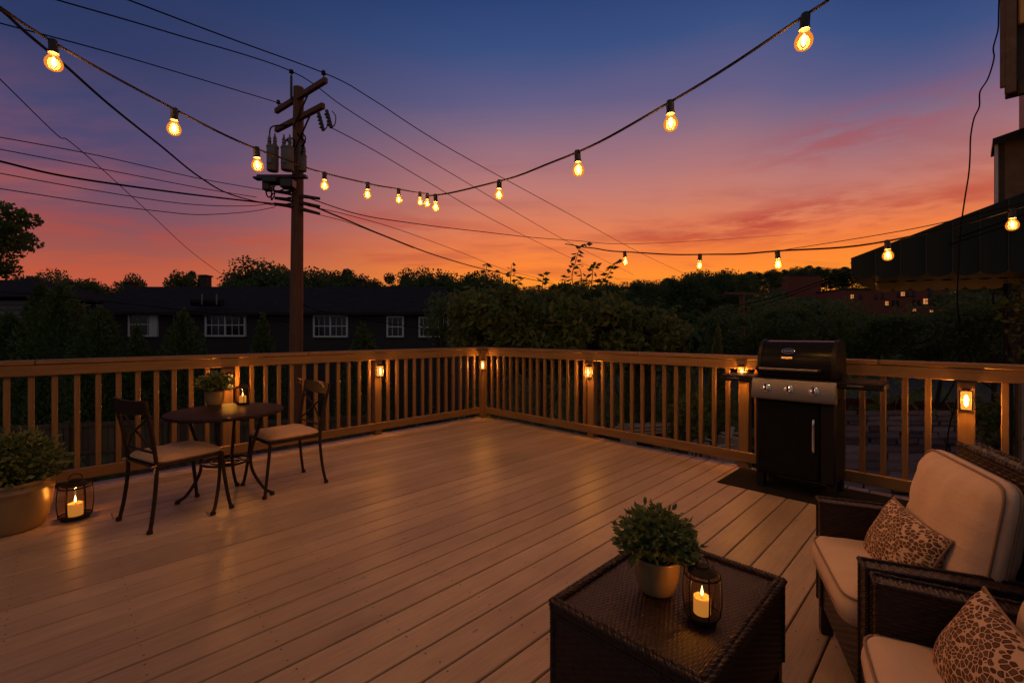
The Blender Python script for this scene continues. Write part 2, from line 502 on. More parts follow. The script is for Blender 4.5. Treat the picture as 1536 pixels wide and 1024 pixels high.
sc_ = mb.build('deck_screws', MAT['joist'], None, 0); sc_.location = tuple(CORN); sc_.rotation_euler = (0, 0, DROT)
tag(sc_, 'dark screw heads in the deck boards', 'deck screws', kind='structure')
tag(jo, 'dark joists and posts that carry the deck floor', 'deck frame', kind='structure')

# ------------------------------------------------------------------ railings
RT = 1.063


def railing(along_s, length, posts, start, label, corner_post):
    """local x runs along the rail from the corner, local y points to the outside"""
    rz = DROT if along_s else DROT + R(90)
    sgn = -1 if along_s else 1                      # outside is -t for the left run, -s for the right one
    th = thing('deck_railing', label, 'railing', CORN, rz, 'wooden railings round the deck')
    y = lambda v: v * sgn
    x0, x1 = start, length
    mb = MB(); js = [x0] + [q for q in (2.62, 4.72) if q < x1 - .3] + [x1]
    for a_, b_ in zip(js[:-1], js[1:]): mb.box(((a_ + b_) / 2, y(0.042), RT - 0.018), (b_ - a_ - .003, 0.142, 0.036), 0.006)
    mb.build('handrail', MAT['rail'], th)
    MB().box(((x0 + x1) / 2, y(0.0), 0.982), (x1 - x0 - 0.03, 0.036, 0.088), 0.004).build('top_rail', MAT['rail'], th)
    MB().box(((x0 + x1) / 2, y(0.0), 0.1095), (x1 - x0 - 0.03, 0.036, 0.091), 0.004).build('bottom_rail', MAT['rail'], th)
    pm = None
    for p in posts:
        if pm is None:
            po = MB().box((0, 0, 0.355), (0.092, 0.092, 1.33), 0.005).build('post', MAT['railv'], th); pm = po
        else:
            po = pm.copy(); COL.objects.link(po); po.parent = th
        po.location = (p, y(0.066), 0)
    if corner_post:
        po = pm.copy(); COL.objects.link(po); po.parent = th; po.location = (0.035, y(-0.035), 0)
    bm_ = None
    k = 0.155 if corner_post else 0.16
    while k < length - 0.06:
        if min(abs(k - p) for p in posts) > 0.075:
            if bm_ is None:
                ba = MB().box((0, 0, 0.545), (0.038, 0.038, 0.96), 0.003).build('baluster', MAT['railv'], th); bm_ = ba
            else:
                ba = bm_.copy(); COL.objects.link(ba); ba.parent = th
            ba.location = (k, y(0.039), 0); ba.rotation_euler = (0, 0, 0)
        k += 0.131
    return th


railing(True, 6.2, [1.738, 3.386, 5.05], -0.09, 'wooden railing run on the left, behind the bistro set', True)
railing(False, 6.6, [1.956, 3.713, 5.21], 0.02, 'wooden railing run on the right, behind the gas grill', False)


# ------------------------------------------------------------------ light helper
def lamp(name, loc, power, radius, color=WARM, parent=None):
    d = bpy.data.lights.new(name, 'POINT'); d.energy = power; d.shadow_soft_size = radius; d.color = color
    o = bpy.data.objects.new(name, d); COL.objects.link(o)
    if parent is not None: o.parent = parent
    o.location = tuple(float(v) for v in loc)
    return o


# post lamps: small sconces on the railing posts. local -y faces the deck
def post_lamp(p, rz, label, power=42.0):
    th = thing('post_lamp', label, 'lamp', p, rz, 'small lamps on the railing posts')
    mb = MB(); mb.box((0, -0.006, 0.012), (0.046, 0.012, 0.135), 0.003)
    mb.build('back_plate', MAT['bronze'], th)
    mb = MB(); mb.box((0, -0.040, 0.070), (0.068, 0.068, 0.009), 0.003); mb.box((0, -0.038, 0.080), (0.042, 0.042, 0.014), 0.004)
    mb.build('cap', MAT['bronze'], th)
    mb = MB()
    for yy in (-0.010, -0.073): mb.box((0, yy, -0.066), (0.070, 0.006, 0.008), 0.001)
    for sx in (-1, 1): mb.box((sx * 0.032, -0.0415, -0.066), (0.006, 0.057, 0.008), 0.001)
    for sx in (-1, 1):
        for yy in (-0.012, -0.071):
            mb.box((sx * 0.0315, yy, 0.0), (0.006, 0.006, 0.13))
    mb.build('frame', MAT['bronze'], th)
    MB().box((0, -0.0415, 0.0), (0.054, 0.052, 0.124)).build('glass', MAT['lampglass'], th, 0)
    MB().lathe([(0.004, -0.045), (0.011, -0.035), (0.013, 0.0), (0.010, 0.03), (0.003, 0.04)], 12, (0, -0.0415, 0)).build('bulb', MAT['lampcore'], th)
    l = lamp('lamp_light', (0, -0.0415, 0), power, 0.02, (1.0, 0.42, 0.075), th)
    return th


LZ = 0.80
lf = R(225)            # local -y must point at the deck
for s, lab in ((1.738, 'post lamp glowing on the left railing between bistro chair and corner'),
               (3.386, 'post lamp glowing behind the potted plant on the bistro table'),):
    post_lamp(dk(s, -0.018, LZ), R(225) + R(180), lab)
post_lamp(dk(0.085, 0.085, LZ), R(0), 'post lamp glowing on the far corner post of the deck', 36.0)
for t_, lab in ((1.956, 'post lamp glowing on the right railing midway between corner and grill'),
                (3.713, 'post lamp glowing just above the left side shelf of the grill'),
                (5.21, 'post lamp glowing on the railing post behind the wicker armchairs')):
    post_lamp(dk(-0.018, t_, LZ if t_ != 3.713 else 0.895), R(-45), lab)


# ------------------------------------------------------------------ foliage
def leaf_quads(C, L, W, r, up=0.3, dirs=None):
    n = len(C)
    if dirs is None:
        d = r.normal(size=(n, 3)); d[:, 2] += up
    else:
        d = dirs + r.normal(size=(n, 3)) * 0.45
    d /= np.linalg.norm(d, axis=1)[:, None]
    q = r.normal(size=(n, 3)); s = np.cross(d, q); s /= np.linalg.norm(s, axis=1)[:, None] + 1e-9
    nn = np.cross(d, s)
    l = L * r.uniform(0.65, 1.35, n)[:, None]; w = W * r.uniform(0.7, 1.3, n)[:, None]
    V = np.stack([C - d * l * .5, C + s * w * .5 - d * l * 0.05 + nn * w * .15, C + d * l * .5, C - s * w * .5 - d * l * 0.05 + nn * w * .15], 1)
    return V.reshape(-1, 3), np.arange(4 * n).reshape(n, 4)


def crown_points(r, n, radii, nclump, cr, shell=0.55, base=-0.75):
    k = r.normal(size=(nclump * 3, 3)); k /= np.linalg.norm(k, axis=1)[:, None]
    k = k[k[:, 2] > base][:nclump]
    k = k * (shell + (1 - shell) * r.random((len(k), 1)) ** 0.6) * np.asarray(radii)
    sz = cr * r.uniform(0.55, 1.35, len(k))
    i = r.integers(0, len(k), n)
    P = r.normal(size=(n, 3)); P /= np.linalg.norm(P, axis=1)[:, None]; P *= r.random((n, 1)) ** 0.45
    P[:, 2] *= 0.7
    return k[i] + P * sz[i][:, None], k


def make_tree(seed, h, radii, zc, nclump, nleaf, leaf, cr, mat, tr, name='tree', limbs=10, base=-0.75, shell=0.55, lw=0.55):
    """crown centred at height zc over the base; returns Empty with crown and trunk"""
    r = np.random.default_rng(seed)
    P, k = crown_points(r, nleaf, radii, nclump, cr, shell, base)
    c0 = np.array([0, 0, zc])
    th = thing(name, '', '', (0, 0, 0))
    V, Q = leaf_quads(P + c0, leaf, leaf * lw, r, 0.2)
    MB().add(V, Q).build('crown', mat, th, 0)
    mb = MB()
    top = c0 + np.array([0, 0, radii[2] * 0.5])
    path = smooth_path([(0, 0, -0.3), (r.normal() * tr, r.normal() * tr, zc * 0.4), (r.normal() * tr * 2, r.normal() * tr * 2, zc * .8), top], 5)
    mb.tube(path, np.linspace(tr, tr * 0.25, len(path)), 7)
    for j in r.choice(len(k), min(limbs, len(k)), False):
        e = k[j] + c0; s0 = path[int(len(path) * r.uniform(0.4, 0.85))]
        mid = (s0 + e) / 2 + np.array([0, 0, -0.06 * h])
        lp = smooth_path([s0, mid, e], 4)
        mb.tube(lp, np.linspace(tr * 0.4, tr * 0.08, len(lp)), 5)
    mb.build('trunk', MAT['bark'], th)
    return th


# ------------------------------------------------------------------ terrain and sky
GZ = -3.2


def smooth(a, b, x):
    x = np.clip((x - a) / (b - a), 0, 1); return x * x * (3 - 2 * x)


def hill(x, y):
    d = np.where(y > 0, np.maximum(y, np.hypot(x, y) * .75), np.hypot(x, y)); az = np.degrees(np.arctan2(x, y))
    right = np.interp(az, [-70, -40, -12, 4, 16, 30, 36, 60, 90], [0.028, 0.028, 0.026, 0.028, 0.055, 0.080, 0.08, 0.08, 0.08])
    H = 240 * right
    return GZ + H * smooth(55, 235, d) * np.where(y > -20, 1, 0.3)


ang = np.linspace(-math.pi, math.pi, 145)
rad = np.array([0.0, 3, 6, 10, 15, 22, 30, 45, 60, 80, 105, 130, 160, 190, 220, 260, 320, 450, 900, 2500])
P = np.zeros((len(rad), len(ang), 3))
for i, r_ in enumerate(rad):
    x, y = r_ * np.sin(ang), r_ * np.cos(ang)
    P[i, :, 0] = x; P[i, :, 1] = y
    P[i, :, 2] = hill(x, y) if r_ <= 260 else hill(x / r_ * 260, y / r_ * 260) - (r_ - 260) * 0.012
g = MB().grid(P).build('ground', MAT['ground'], None, 180)
tag(g, 'dark yards and wooded hillside below the deck', 'ground', kind='structure')

w = bpy.data.worlds.new('World'); scene.world = w; w.use_nodes = True
nt = w.node_tree; nt.nodes.clear()


class WT(NT):
    def __init__(self):
        self.t = nt; self.out = self.n('ShaderNodeOutputWorld')


def lin(r, g, b):
    f = lambda c: (c / 255) / 12.92 if c <= 10 else ((c / 255 + 0.055) / 1.055) ** 2.4
    return (f(r), f(g), f(b))


W = WT()
tc = W.n('ShaderNodeTexCoord'); sp = W.n('ShaderNodeSeparateXYZ'); W.l(tc.outputs['Generated'], sp.inputs[0])
X, Y, Z = sp.outputs
# gentle unevenness of the bands
wv = W.n('ShaderNodeMapping'); wv.inputs['Scale'].default_value = (1.6, 1.6, 7.0); W.l(tc.outputs['Generated'], wv.inputs[0])
nz0 = W.noise(wv.outputs[0], 1.6, 4, 0.5)
zz = W.math('ADD', Z, W.math('MULTIPLY', W.math('SUBTRACT', nz0, 0.5), 0.045))
side = W.n('ShaderNodeMapRange', interpolation_type='SMOOTHSTEP'); side.inputs[1].default_value = 0.36; side.inputs[2].default_value = 0.66; side.inputs[4].default_value = 0.2
W.l(X, side.inputs[0])
zz = W.math('ADD', zz, W.math('MULTIPLY', W.math('MAXIMUM', W.math('SUBTRACT', Z, 0.14), 0.0), W.math('MULTIPLY', side.outputs[0], 1.6)))
mainramp = W.ramp(zz, [(0.0, lin(255, 164, 46)), (0.10, lin(255, 145, 42)), (0.145, lin(252, 133, 50)), (0.19, lin(238, 126, 70)), (0.24, lin(215, 124, 92)),
                       (0.295, lin(191, 121, 112)), (0.345, lin(165, 114, 121)), (0.40, lin(130, 104, 128)), (0.445, lin(100, 93, 132)), (0.525, lin(59, 79, 128)), (0.60, lin(41, 64, 115)), (0.72, lin(30, 48, 88)), (1.0, lin(26, 40, 70))])
leftramp = W.ramp(zz, [(0.0, lin(214, 96, 60)), (0.103, lin(184, 88, 68)), (0.134, lin(160, 84, 76)), (0.175, lin(138, 80, 86)), (0.214, lin(116, 78, 98)),
                       (0.258, lin(94, 74, 104)), (0.295, lin(78, 70, 108)), (0.335, lin(66, 68, 108)), (0.434, lin(44, 56, 98)), (0.55, lin(32, 48, 88)), (0.72, lin(26, 40, 76)), (1.0, lin(26, 40, 70))])
azf = W.n('ShaderNodeMapRange', interpolation_type='SMOOTHSTEP'); azf.inputs[1].default_value = -0.68; azf.inputs[2].default_value = 0.05
W.l(X, azf.inputs[0])
sky = W.mix(azf.outputs[0], leftramp, mainramp)
# clouds on a high flat layer: direction / height gives the streaks near the horizon
dz = W.math('ADD', Z, 0.10)
cx = W.math('DIVIDE', X, dz); cy = W.math('DIVIDE', Y, dz)
cv = W.n('ShaderNodeCombineXYZ'); W.l(W.math('MULTIPLY', cx, 0.55), cv.inputs[0]); W.l(W.math('MULTIPLY', cy, 1.35), cv.inputs[1])
cn = W.noise(cv.outputs[0], 1.35, 7, 0.58)
cloud = W.n('ShaderNodeMapRange', interpolation_type='SMOOTHSTEP'); cloud.inputs[1].default_value = 0.47; cloud.inputs[2].default_value = 0.68
W.l(cn, cloud.inputs[0])
lowband = W.ramp(Z, [(0.0, (0.5,) * 3), (0.06, (0.8,) * 3), (0.2, (0.95,) * 3), (0.33, (0.5,) * 3), (0.42, (0.15,) * 3), (0.55, (0, 0, 0))])
ccol = W.ramp(Z, [(0.0, lin(214, 88, 36)), (0.13, lin(196, 84, 54)), (0.22, lin(176, 86, 72)), (0.33, lin(146, 88, 98)), (0.45, lin(96, 72, 112))])
cf = W.math('MULTIPLY', cloud.outputs[0], lowband)
# fewer clouds on the left


def patch(x0, z0, sx, sz, tilt):
    """soft blob of cloud density round a direction (x0, z0)"""
    dx = W.math('SUBTRACT', X, x0); dzz = W.math('SUBTRACT', W.math('SUBTRACT', Z, z0), W.math('MULTIPLY', dx, tilt))
    a = W.math('POWER', W.math('ABSOLUTE', W.math('DIVIDE', dx, sx)), 2); b_ = W.math('POWER', W.math('ABSOLUTE', W.math('DIVIDE', dzz, sz)), 2)
    return W.math('MULTIPLY', W.math('EXPONENT', W.math('MULTIPLY', W.math('ADD', a, b_), -1)), W.math('GREATER_THAN', Y, 0))


tx = W.n('ShaderNodeMapping'); tx.inputs['Scale'].default_value = (5, 5, 26); tx.inputs['Rotation'].default_value = (0, R(8), 0); W.l(tc.outputs['Generated'], tx.inputs[0])
fine = W.noise(tx.outputs[0], 1.5, 6, 0.62)
fr = W.n('ShaderNodeMapRange', interpolation_type='SMOOTHSTEP'); fr.inputs[1].default_value = 0.36; fr.inputs[2].default_value = 0.58; W.l(fine, fr.inputs[0])
# direction of pixel (x, y)


def pdir(x, y):
    v = np.array([(x - 768) / F, 1, (YH - y) / F]); v /= np.linalg.norm(v); return v[0], v[2]


pa = None
for (px, py, sx, sz, tilt, k) in ((1275, 203, 0.12, 0.036, 0.10, 0.62), (1140, 333, 0.17, 0.028, 0.12, 1.0), (1340, 318, 0.16, 0.018, 0.20, 0.8), (1050, 350, .16, .022, 0.0, .9), (600, 335, 0.25, 0.022, -0.05, 0.55), (180, 345, 0.3, 0.02, 0.0, 0.35)):
    x0, z0 = pdir(px, py)
    q = W.math('MULTIPLY', patch(x0, z0, sx, sz, tilt), k)
    pa = q if pa is None else W.math('MAXIMUM', pa, q)
pcol = W.ramp(Z, [(0.0, lin(216, 62, 34)), (0.17, lin(192, 68, 46)), (0.27, lin(176, 80, 74)), (0.36, lin(158, 80, 90)), (0.42, lin(128, 76, 106)), (0.5, lin(96, 72, 114))])
sky = W.mix(W.math('MULTIPLY', cf, 0.6), sky, ccol)
sky = W.mix(W.math('MULTIPLY', W.math('MULTIPLY', pa, fr.outputs[0]), 1.0), sky, pcol)
# behind the camera and below the horizon the dusk is dark
back = W.n('ShaderNodeMapRange', interpolation_type='SMOOTHSTEP'); back.inputs[1].default_value = -0.5; back.inputs[2].default_value = 0.35; W.l(Y, back.inputs[0])
sky = W.mix(back.outputs[0], lin(98, 96, 102), sky)
below = W.n('ShaderNodeMapRange'); below.inputs[1].default_value = -0.04; below.inputs[2].default_value = 0.0; W.l(Z, below.inputs[0])
sky = W.mix(below.outputs[0], (0.006, 0.005, 0.005), sky)
# a dim low-sun atmosphere added under the afterglow colours
ns = W.n('ShaderNodeTexSky', sky_type='NISHITA'); ns.sun_disc = False; ns.sun_elevation = R(0.5); ns.sun_rotation = R(14)
nsv = W.n('ShaderNodeVectorMath', operation='SCALE'); nsv.inputs['Scale'].default_value = 0.004; W.l(ns.outputs[0], nsv.inputs[0])
add = W.n('ShaderNodeVectorMath', operation='ADD'); W.l(sky, add.inputs[0]); W.l(nsv.outputs[0], add.inputs[1])
bg = W.n('ShaderNodeBackground'); bg.inputs[1].default_value = 1.0
W.l(add.outputs[0], bg.inputs[0]); W.l(bg.outputs[0], W.out.inputs[0])

# last glow of the sun from just over the horizon
sd = bpy.data.lights.new('sun', 'SUN'); sd.energy = 0.12; sd.angle = R(12); sd.color = (1.0, 0.45, 0.2)
so = bpy.data.objects.new('sun', sd); COL.objects.link(so)
el, az = R(4), R(14)
dirv = Vector((-math.sin(az) * math.cos(el), -math.cos(az) * math.cos(el), -math.sin(el)))
so.rotation_euler = dirv.to_track_quat('-Z', 'Y').to_euler()

# ------------------------------------------------------------------ camera
cd = bpy.data.cameras.new('camera'); cam = bpy.data.objects.new('camera', cd); COL.objects.link(cam)
cam.location = (0, 0, HC); cam.rotation_euler = (R(90), 0, 0)
cd.sensor_width = 36; cd.sensor_fit = 'HORIZONTAL'; cd.lens = F / 1536 * 36
cd.shift_y = -(512 - YH) / 1536; cd.clip_start = 0.05; cd.clip_end = 6000
scene.camera = cam
scene.view_settings.view_transform = 'Standard'; scene.view_settings.look = 'None'
scene.view_settings.exposure = 0; scene.view_settings.gamma = 1; scene.view_settings.use_curve_mapping = False
cy_ = scene.cycles
cy_.use_denoising = True
cy_.max_bounces = 8; cy_.transparent_max_bounces = 16; cy_.caustics_reflective = False; cy_.caustics_refractive = False
cy_.sample_clamp_indirect = 4.0


# ------------------------------------------------------------------ wicker
def weave(mb, O, U, V, w_, h_, cu=0.018, cv=0.0095, amp=0.0032, res=(5, 4), lim=260):
    """woven panel from corner O along unit vectors U (w_) and V (h_); U x V is its outside"""
    O, U, V = (np.asarray(a, float) for a in (O, U, V))
    N = np.cross(U, V)
    nu = max(2, min(lim, int(w_ / cu * res[0]))); nv = max(2, min(lim, int(h_ / cv * res[1])))
    u = np.linspace(0, w_, nu + 1); v = np.linspace(0, h_, nv + 1)
    uu, vv = np.meshgrid(u, v, indexing='ij')
    j = np.floor(vv / cv)
    wob = 0.12 * np.sin(vv * 61 + uu * 17) + 0.1 * np.sin(uu * 43)
    A = np.abs(np.sin(np.pi * vv / cv)) ** 0.6
    B = 0.5 + 0.5 * np.cos(np.pi * uu / cu + np.pi * j + wob)
    hh = amp * (A * (0.3 + 0.7 * B) - 0.35)
    e = np.minimum(np.minimum(uu, w_ - uu), np.minimum(vv, h_ - vv))
    hh = hh * np.clip(e / 0.003, 0, 1)
    mb.grid(O + uu[..., None] * U + vv[..., None] * V + hh[..., None] * N)


def weave_box(mb, lo, hi, faces='xXyYzZ', up='z', M=None, **kw):
    lo, hi = np.asarray(lo, float), np.asarray(hi, float); d = hi - lo
    ex, ey, ez = np.eye(3)
    sub = MB()
    if 'X' in faces: weave(sub, (hi[0], lo[1], lo[2]), ey, ez, d[1], d[2], **kw)
    if 'x' in faces: weave(sub, (lo[0], hi[1], lo[2]), -ey, ez, d[1], d[2], **kw)
    if 'y' in faces: weave(sub, (lo[0], lo[1], lo[2]), ex, ez, d[0], d[2], **kw)
    if 'Y' in faces: weave(sub, (hi[0], hi[1], lo[2]), -ex, ez, d[0], d[2], **kw)
    if 'Z' in faces: weave(sub, (lo[0], lo[1], hi[2]), ex, ey, d[0], d[1], **kw)
    if 'z' in faces: weave(sub, (hi[0], lo[1], lo[2]), -ex, ey, d[0], d[1], **kw)
    for vv in sub.v:
        if M is not None: vv[:] = M(vv)
    mb.add(np.concatenate(sub.v), sub.f)


def braid(mb, a, b, r=0.008, pitch=0.028, n=3):
    """plaited edge from a to b: strands twisted round one another"""
    a, b = np.asarray(a, float), np.asarray(b, float)
    L = np.linalg.norm(b - a); d = (b - a) / L
    up = np.array([0, 0, 1.0]) if abs(d[2]) < .9 else np.array([1.0, 0, 0])
    p = np.cross(d, up); p /= np.linalg.norm(p); q = np.cross(d, p)
    m = int(L / pitch * 6) + 2
    s = np.linspace(0, L, m)
    for k in range(n):
        ph = s / pitch * 2 * np.pi / 1.0 + k * 2 * np.pi / n
        pts = a + s[:, None] * d + (np.cos(ph)[:, None] * p + np.sin(ph)[:, None] * q) * r * 0.62
        mb.tube(pts, r * 0.62, 5)


# ------------------------------------------------------------------ soft things
def cushion(name, w_, d_, h_, mat, parent, puff=0.018, nx=26, ny=24, corner=0.05, seed=0, piping=True, crown=0.02, wrinkle=0.0022):
    """boxed cushion lying flat, centred, with softened corners and puffed faces"""
    r = np.random.default_rng(seed + 11)
    u = np.linspace(-1, 1, nx + 1); v = np.linspace(-1, 1, ny + 1)
    uu, vv = np.meshgrid(u, v, indexing='ij')
    # square to rounded square
    def plan(uu, vv, ins=0.0):
        x = uu * (w_ / 2 - ins) * (1 - corner / w_ * 0.7 * np.abs(vv) ** 13)
        y = vv * (d_ / 2 - ins) * (1 - corner / d_ * 0.7 * np.abs(uu) ** 13)
        return x, y
    ph = r.uniform(0, 6, 8)
    mb = MB()
    for sgn in (1, -1):
        x, y = plan(uu, vv, 0.004)
        prof = (1 - np.abs(uu) ** 3.2) * (1 - np.abs(vv) ** 3.2)
        edge = np.exp(-((1 - np.abs(uu)) / 0.06)) + np.exp(-((1 - np.abs(vv)) / 0.06))
        wr = wrinkle * (np.sin(uu * 9 + vv * 4 + ph[0]) * np.cos(vv * 6 + ph[1]) + 0.8 * np.sin(vv * 16 + uu * 3 + ph[2]) * np.clip(np.abs(uu) - .3, 0, 1) + 0.7 * np.sin(uu * 19 + ph[3]) * np.clip(np.abs(vv) - .5, 0, 1) * 2)
        z = sgn * (h_ / 2 - 0.012 * np.clip(edge, 0, 1) + crown * prof ** 0.7 + wr * (prof > 0))
        Pg = np.stack([x, y, z], -1)
        if sgn < 0: Pg = Pg[::-1]
        mb.grid(Pg)
    # side band
    ring = np.concatenate([np.stack([u, -np.ones_like(u)], 1)[:-1], np.stack([np.ones_like(v), v], 1)[:-1], np.stack([u[::-1], np.ones_like(u)], 1)[:-1], np.stack([-np.ones_like(v), v[::-1]], 1)[:-1]])
    ring = np.vstack([ring, ring[:1]])
    zs = np.linspace(-1, 1, 7)
    Pg = np.zeros((len(ring), 7, 3))
    for k, z in enumerate(zs):
        x, y = plan(ring[:, 0], ring[:, 1], 0.004)
        out = puff * (1 - z * z)
        nrm = np.stack([np.sign(ring[:, 0]) * (np.abs(ring[:, 0]) > .97), np.sign(ring[:, 1]) * (np.abs(ring[:, 1]) > .97)], 1)
        Pg[:, k, 0] = x + nrm[:, 0] * out; Pg[:, k, 1] = y + nrm[:, 1] * out
        Pg[:, k, 2] = z * (h_ / 2 - 0.012) + 0.0015 * np.sin(np.arange(len(ring)) * 1.3 + k) * (abs(z) < .9)
    mb.grid(Pg)
    o = mb.build(name, mat, parent, 60)
    if piping:
        mp = MB()
        for sgn in (1, -1):
            x, y = plan(ring[:-1, 0], ring[:-1, 1], 0.001)
            mp.tube(np.stack([x, y, np.full_like(x, sgn * (h_ / 2 - 0.011))], 1), 0.0042, 6, closed=True)
        mp.build('piping', MAT['piping'], o, 180)
    return o


def throw_pillow(w_, h_, d_, loc, M, label, seed):
    """knife-edge pillow: width w_ on x, height h_ on z, depth d_ on y"""
    n = 28
    u = np.linspace(-1, 1, n + 1); uu, vv = np.meshgrid(u, u, indexing='ij')
    r = np.random.default_rng(seed); ph = r.uniform(0, 6, 4)
    mb = MB()
    for sgn in (-1, 1):
        k = (1 - uu ** 2).clip(0) ** 0.45 * (1 - vv ** 2).clip(0) ** 0.45
        x = uu * w_ / 2 * (1 - 0.07 * (1 - vv ** 2)) ; z = vv * h_ / 2 * (1 - 0.09 * (1 - uu ** 2))
        y = sgn * (d_ / 2 * k + 0.004 * k * np.sin(uu * 7 + ph[0]) * np.cos(vv * 5 + ph[1]))
        Pg = np.stack([x, y, z], -1)
        if sgn > 0: Pg = Pg[::-1]
        mb.grid(Pg)
    edge = np.concatenate([np.stack([u, -np.ones_like(u)], 1)[:-1], np.stack([np.ones_like(u), u], 1)[:-1], np.stack([u[::-1], np.ones_like(u)], 1)[:-1], np.stack([-np.ones_like(u), u[::-1]], 1)[:-1]])
    o = mb.build('throw_pillow', MAT['leopard'], None, 180)
    mp = MB()
    x = edge[:, 0] * w_ / 2 * (1 - 0.07 * (1 - edge[:, 1] ** 2)); z = edge[:, 1] * h_ / 2 * (1 - 0.09 * (1 - edge[:, 0] ** 2))
    mp.tube(np.stack([x, 0 * x, z], 1), 0.0035, 6, closed=True)
    mp.build('piping', MAT['piping'], o, 180)
    o.matrix_world = Matrix.Translation(Vector([float(v) for v in loc])) @ Matrix(M.tolist()).to_4x4()
    return tag(o, label, 'pillow', 'leopard print throw pillows')


# ------------------------------------------------------------------ armchairs
AW, AD = 0.66, 0.565


def armchair(loc, ang, label):
    th = thing('wicker_armchair', label, 'armchair', loc, ang, 'dark wicker armchairs')
    kw = dict(cu=0.02, cv=0.011, amp=0.0034, res=(4, 4), lim=230)
    mb = MB()
    weave_box(mb, (0.075, 0.03, 0.13), (AW - 0.075, 0.07, 0.33), 'yZz', **kw)      # apron under the seat
    mb.box((AW / 2, 0.29, 0.30), (AW - 0.16, 0.46, 0.05))
    braid(mb, (0.075, 0.03, 0.332), (AW - 0.075, 0.03, 0.332), 0.007)
    mb.build('seat_base', MAT['wicker'], th)
    for x0 in (0.0, AW - 0.078):
        mb = MB()
        weave_box(mb, (x0, 0.025, 0.13), (x0 + 0.078, AD - 0.03, 0.565), 'xXyYZ', **kw)
        for xx in (x0 + 0.004, x0 + 0.074):
            braid(mb, (xx, 0.022, 0.566), (xx, AD - 0.03, 0.566), 0.0062)
            braid(mb, (xx, 0.024, 0.13), (xx, 0.024, 0.566), 0.005)
        braid(mb, (x0, 0.022, 0.566), (x0 + 0.078, 0.022, 0.566), 0.0062)
        mb.build('arm', MAT['wicker'], th)
    mb = MB()
    lean = lambda V: V + np.stack([0 * V[:, 0], (V[:, 2] - 0.2) * 0.09, 0 * V[:, 0]], 1)
    weave_box(mb, (0.012, AD - 0.135, 0.14), (AW - 0.012, AD - 0.075, 0.845), 'xXyYZ', M=lean, **kw)
    for z, dy in ((0.846, 0.0), (0.846, 0.062)):
        p = lean(np.array([[0.012, AD - 0.136 + dy, z], [AW - 0.012, AD - 0.136 + dy, z]]))
        braid(mb, p[0], p[1], 0.0085)
    mb.build('backrest', MAT['wicker'], th)
    lg = None
    for x in (0.032, AW - 0.032):
        for y in (0.05, AD - 0.055):
            if lg is None: lg = MB().box((0, 0, 0.067), (0.046, 0.046, 0.13), 0.004).build('leg', MAT['wicker'], th)
            o = lg if (x, y) == (0.032, 0.05) else lg.copy()
            if o is not lg: COL.objects.link(o); o.parent = th
            o.location = (x, y, 0)
    c = cushion('seat_cushion', AW - 0.155, 0.50, 0.105, MAT['cushion'], th, 0.012, crown=0.018, seed=1)
    c.location = (AW / 2, 0.235, 0.385)
    f = MB()                       # front lip of the seat cushion wraps the arms
    c2 = cushion('back_cushion', AW - 0.150, 0.46, 0.062, MAT['cushion'], th, 0.010, crown=0.056, seed=2, corner=0.045, wrinkle=0.0055)
    c2.location = (AW / 2 + .002, 0.356, 0.608); c2.rotation_euler = (R(81), 0, 0)
    return th


A1, A2 = R(254) + R(0), R(246)
ch1 = armchair((1.308, 1.985, 0), R(247), 'wicker armchair further from the camera, beside the gas grill')
ch2 = copy_tree(ch1)
ch2.location = (1.052, 1.362, 0); ch2.rotation_euler = (0, 0, R(240))
ch2['label'] = 'wicker armchair nearest the camera, cut by the bottom right edge of the photo'


def in_chair(ch, x, y, z):
    c, s = math.cos(ch.rotation_euler.z), math.sin(ch.rotation_euler.z)
    return np.array([ch.location.x + c * x - s * y, ch.location.y + s * x + c * y, ch.location.z + z])


for ch, (x, y, z), yaw, roll, lab in ((ch1, (0.325, 0.215, 0.525), 0.10, 0.02, 'leopard print throw pillow on the armchair by the grill'),
                                      (ch2, (0.30, 0.195, 0.515), 0.10, 0.06, 'leopard print throw pillow on the armchair nearest the camera')):
    M = rotz(ch.rotation_euler.z + yaw) @ rotax('X', R(-24)) @ rotax('Y', roll)
    throw_pillow(0.375, 0.245, 0.13, in_chair(ch, x, y, z), M, lab, 5)

# ------------------------------------------------------------------ wicker coffee table
TZ = 0.38
tl, tf, tr_, tb = gp(815, 901, TZ), gp(1059, 1017, TZ), gp(1178, 866, TZ), gp(984, 805, TZ)
tc_ = (tl + tf + tr_ + tb) / 4
sx, sy = 0.72, 0.535
tab = thing('wicker_coffee_table', 'low dark wicker coffee table with a plant and a lantern on it', 'coffee table', (tc_[0], tc_[1], 0), R(45))
# local x = direction of the boards, local y = towards the upper left
mb = MB()
weave(mb, (-sx / 2 + .03, -sy / 2 + .03, TZ - 0.008), (1, 0, 0), (0, 1, 0), sx - .06, sy - .06, 0.0165, 0.0074, 0.0030, (5, 4), 400)
for off, zz_ in ((0.008, TZ - 0.006), (0.022, TZ - 0.003)):
    x1, y1 = sx / 2 - off, sy / 2 - off
    for a, b_ in (((-x1, -y1), (x1, -y1)), ((x1, -y1), (x1, y1)), ((x1, y1), (-x1, y1)), ((-x1, y1), (-x1, -y1))):
        braid(mb, (*a, zz_), (*b_, zz_), 0.010, 0.034)
mb.box((0, 0, TZ - 0.022), (sx - 0.01, sy - 0.01, 0.02))
mb.build('tabletop', MAT['wicker'], tab, 60)
mb = MB()
kw = dict(cu=0.02, cv=0.010, amp=0.0035, res=(4, 4), lim=240)
weave_box(mb, (-sx / 2 + .012, -sy / 2 + .012, 0.075), (sx / 2 - .012, sy / 2 - .012, TZ - 0.035), 'xXyY', **kw)
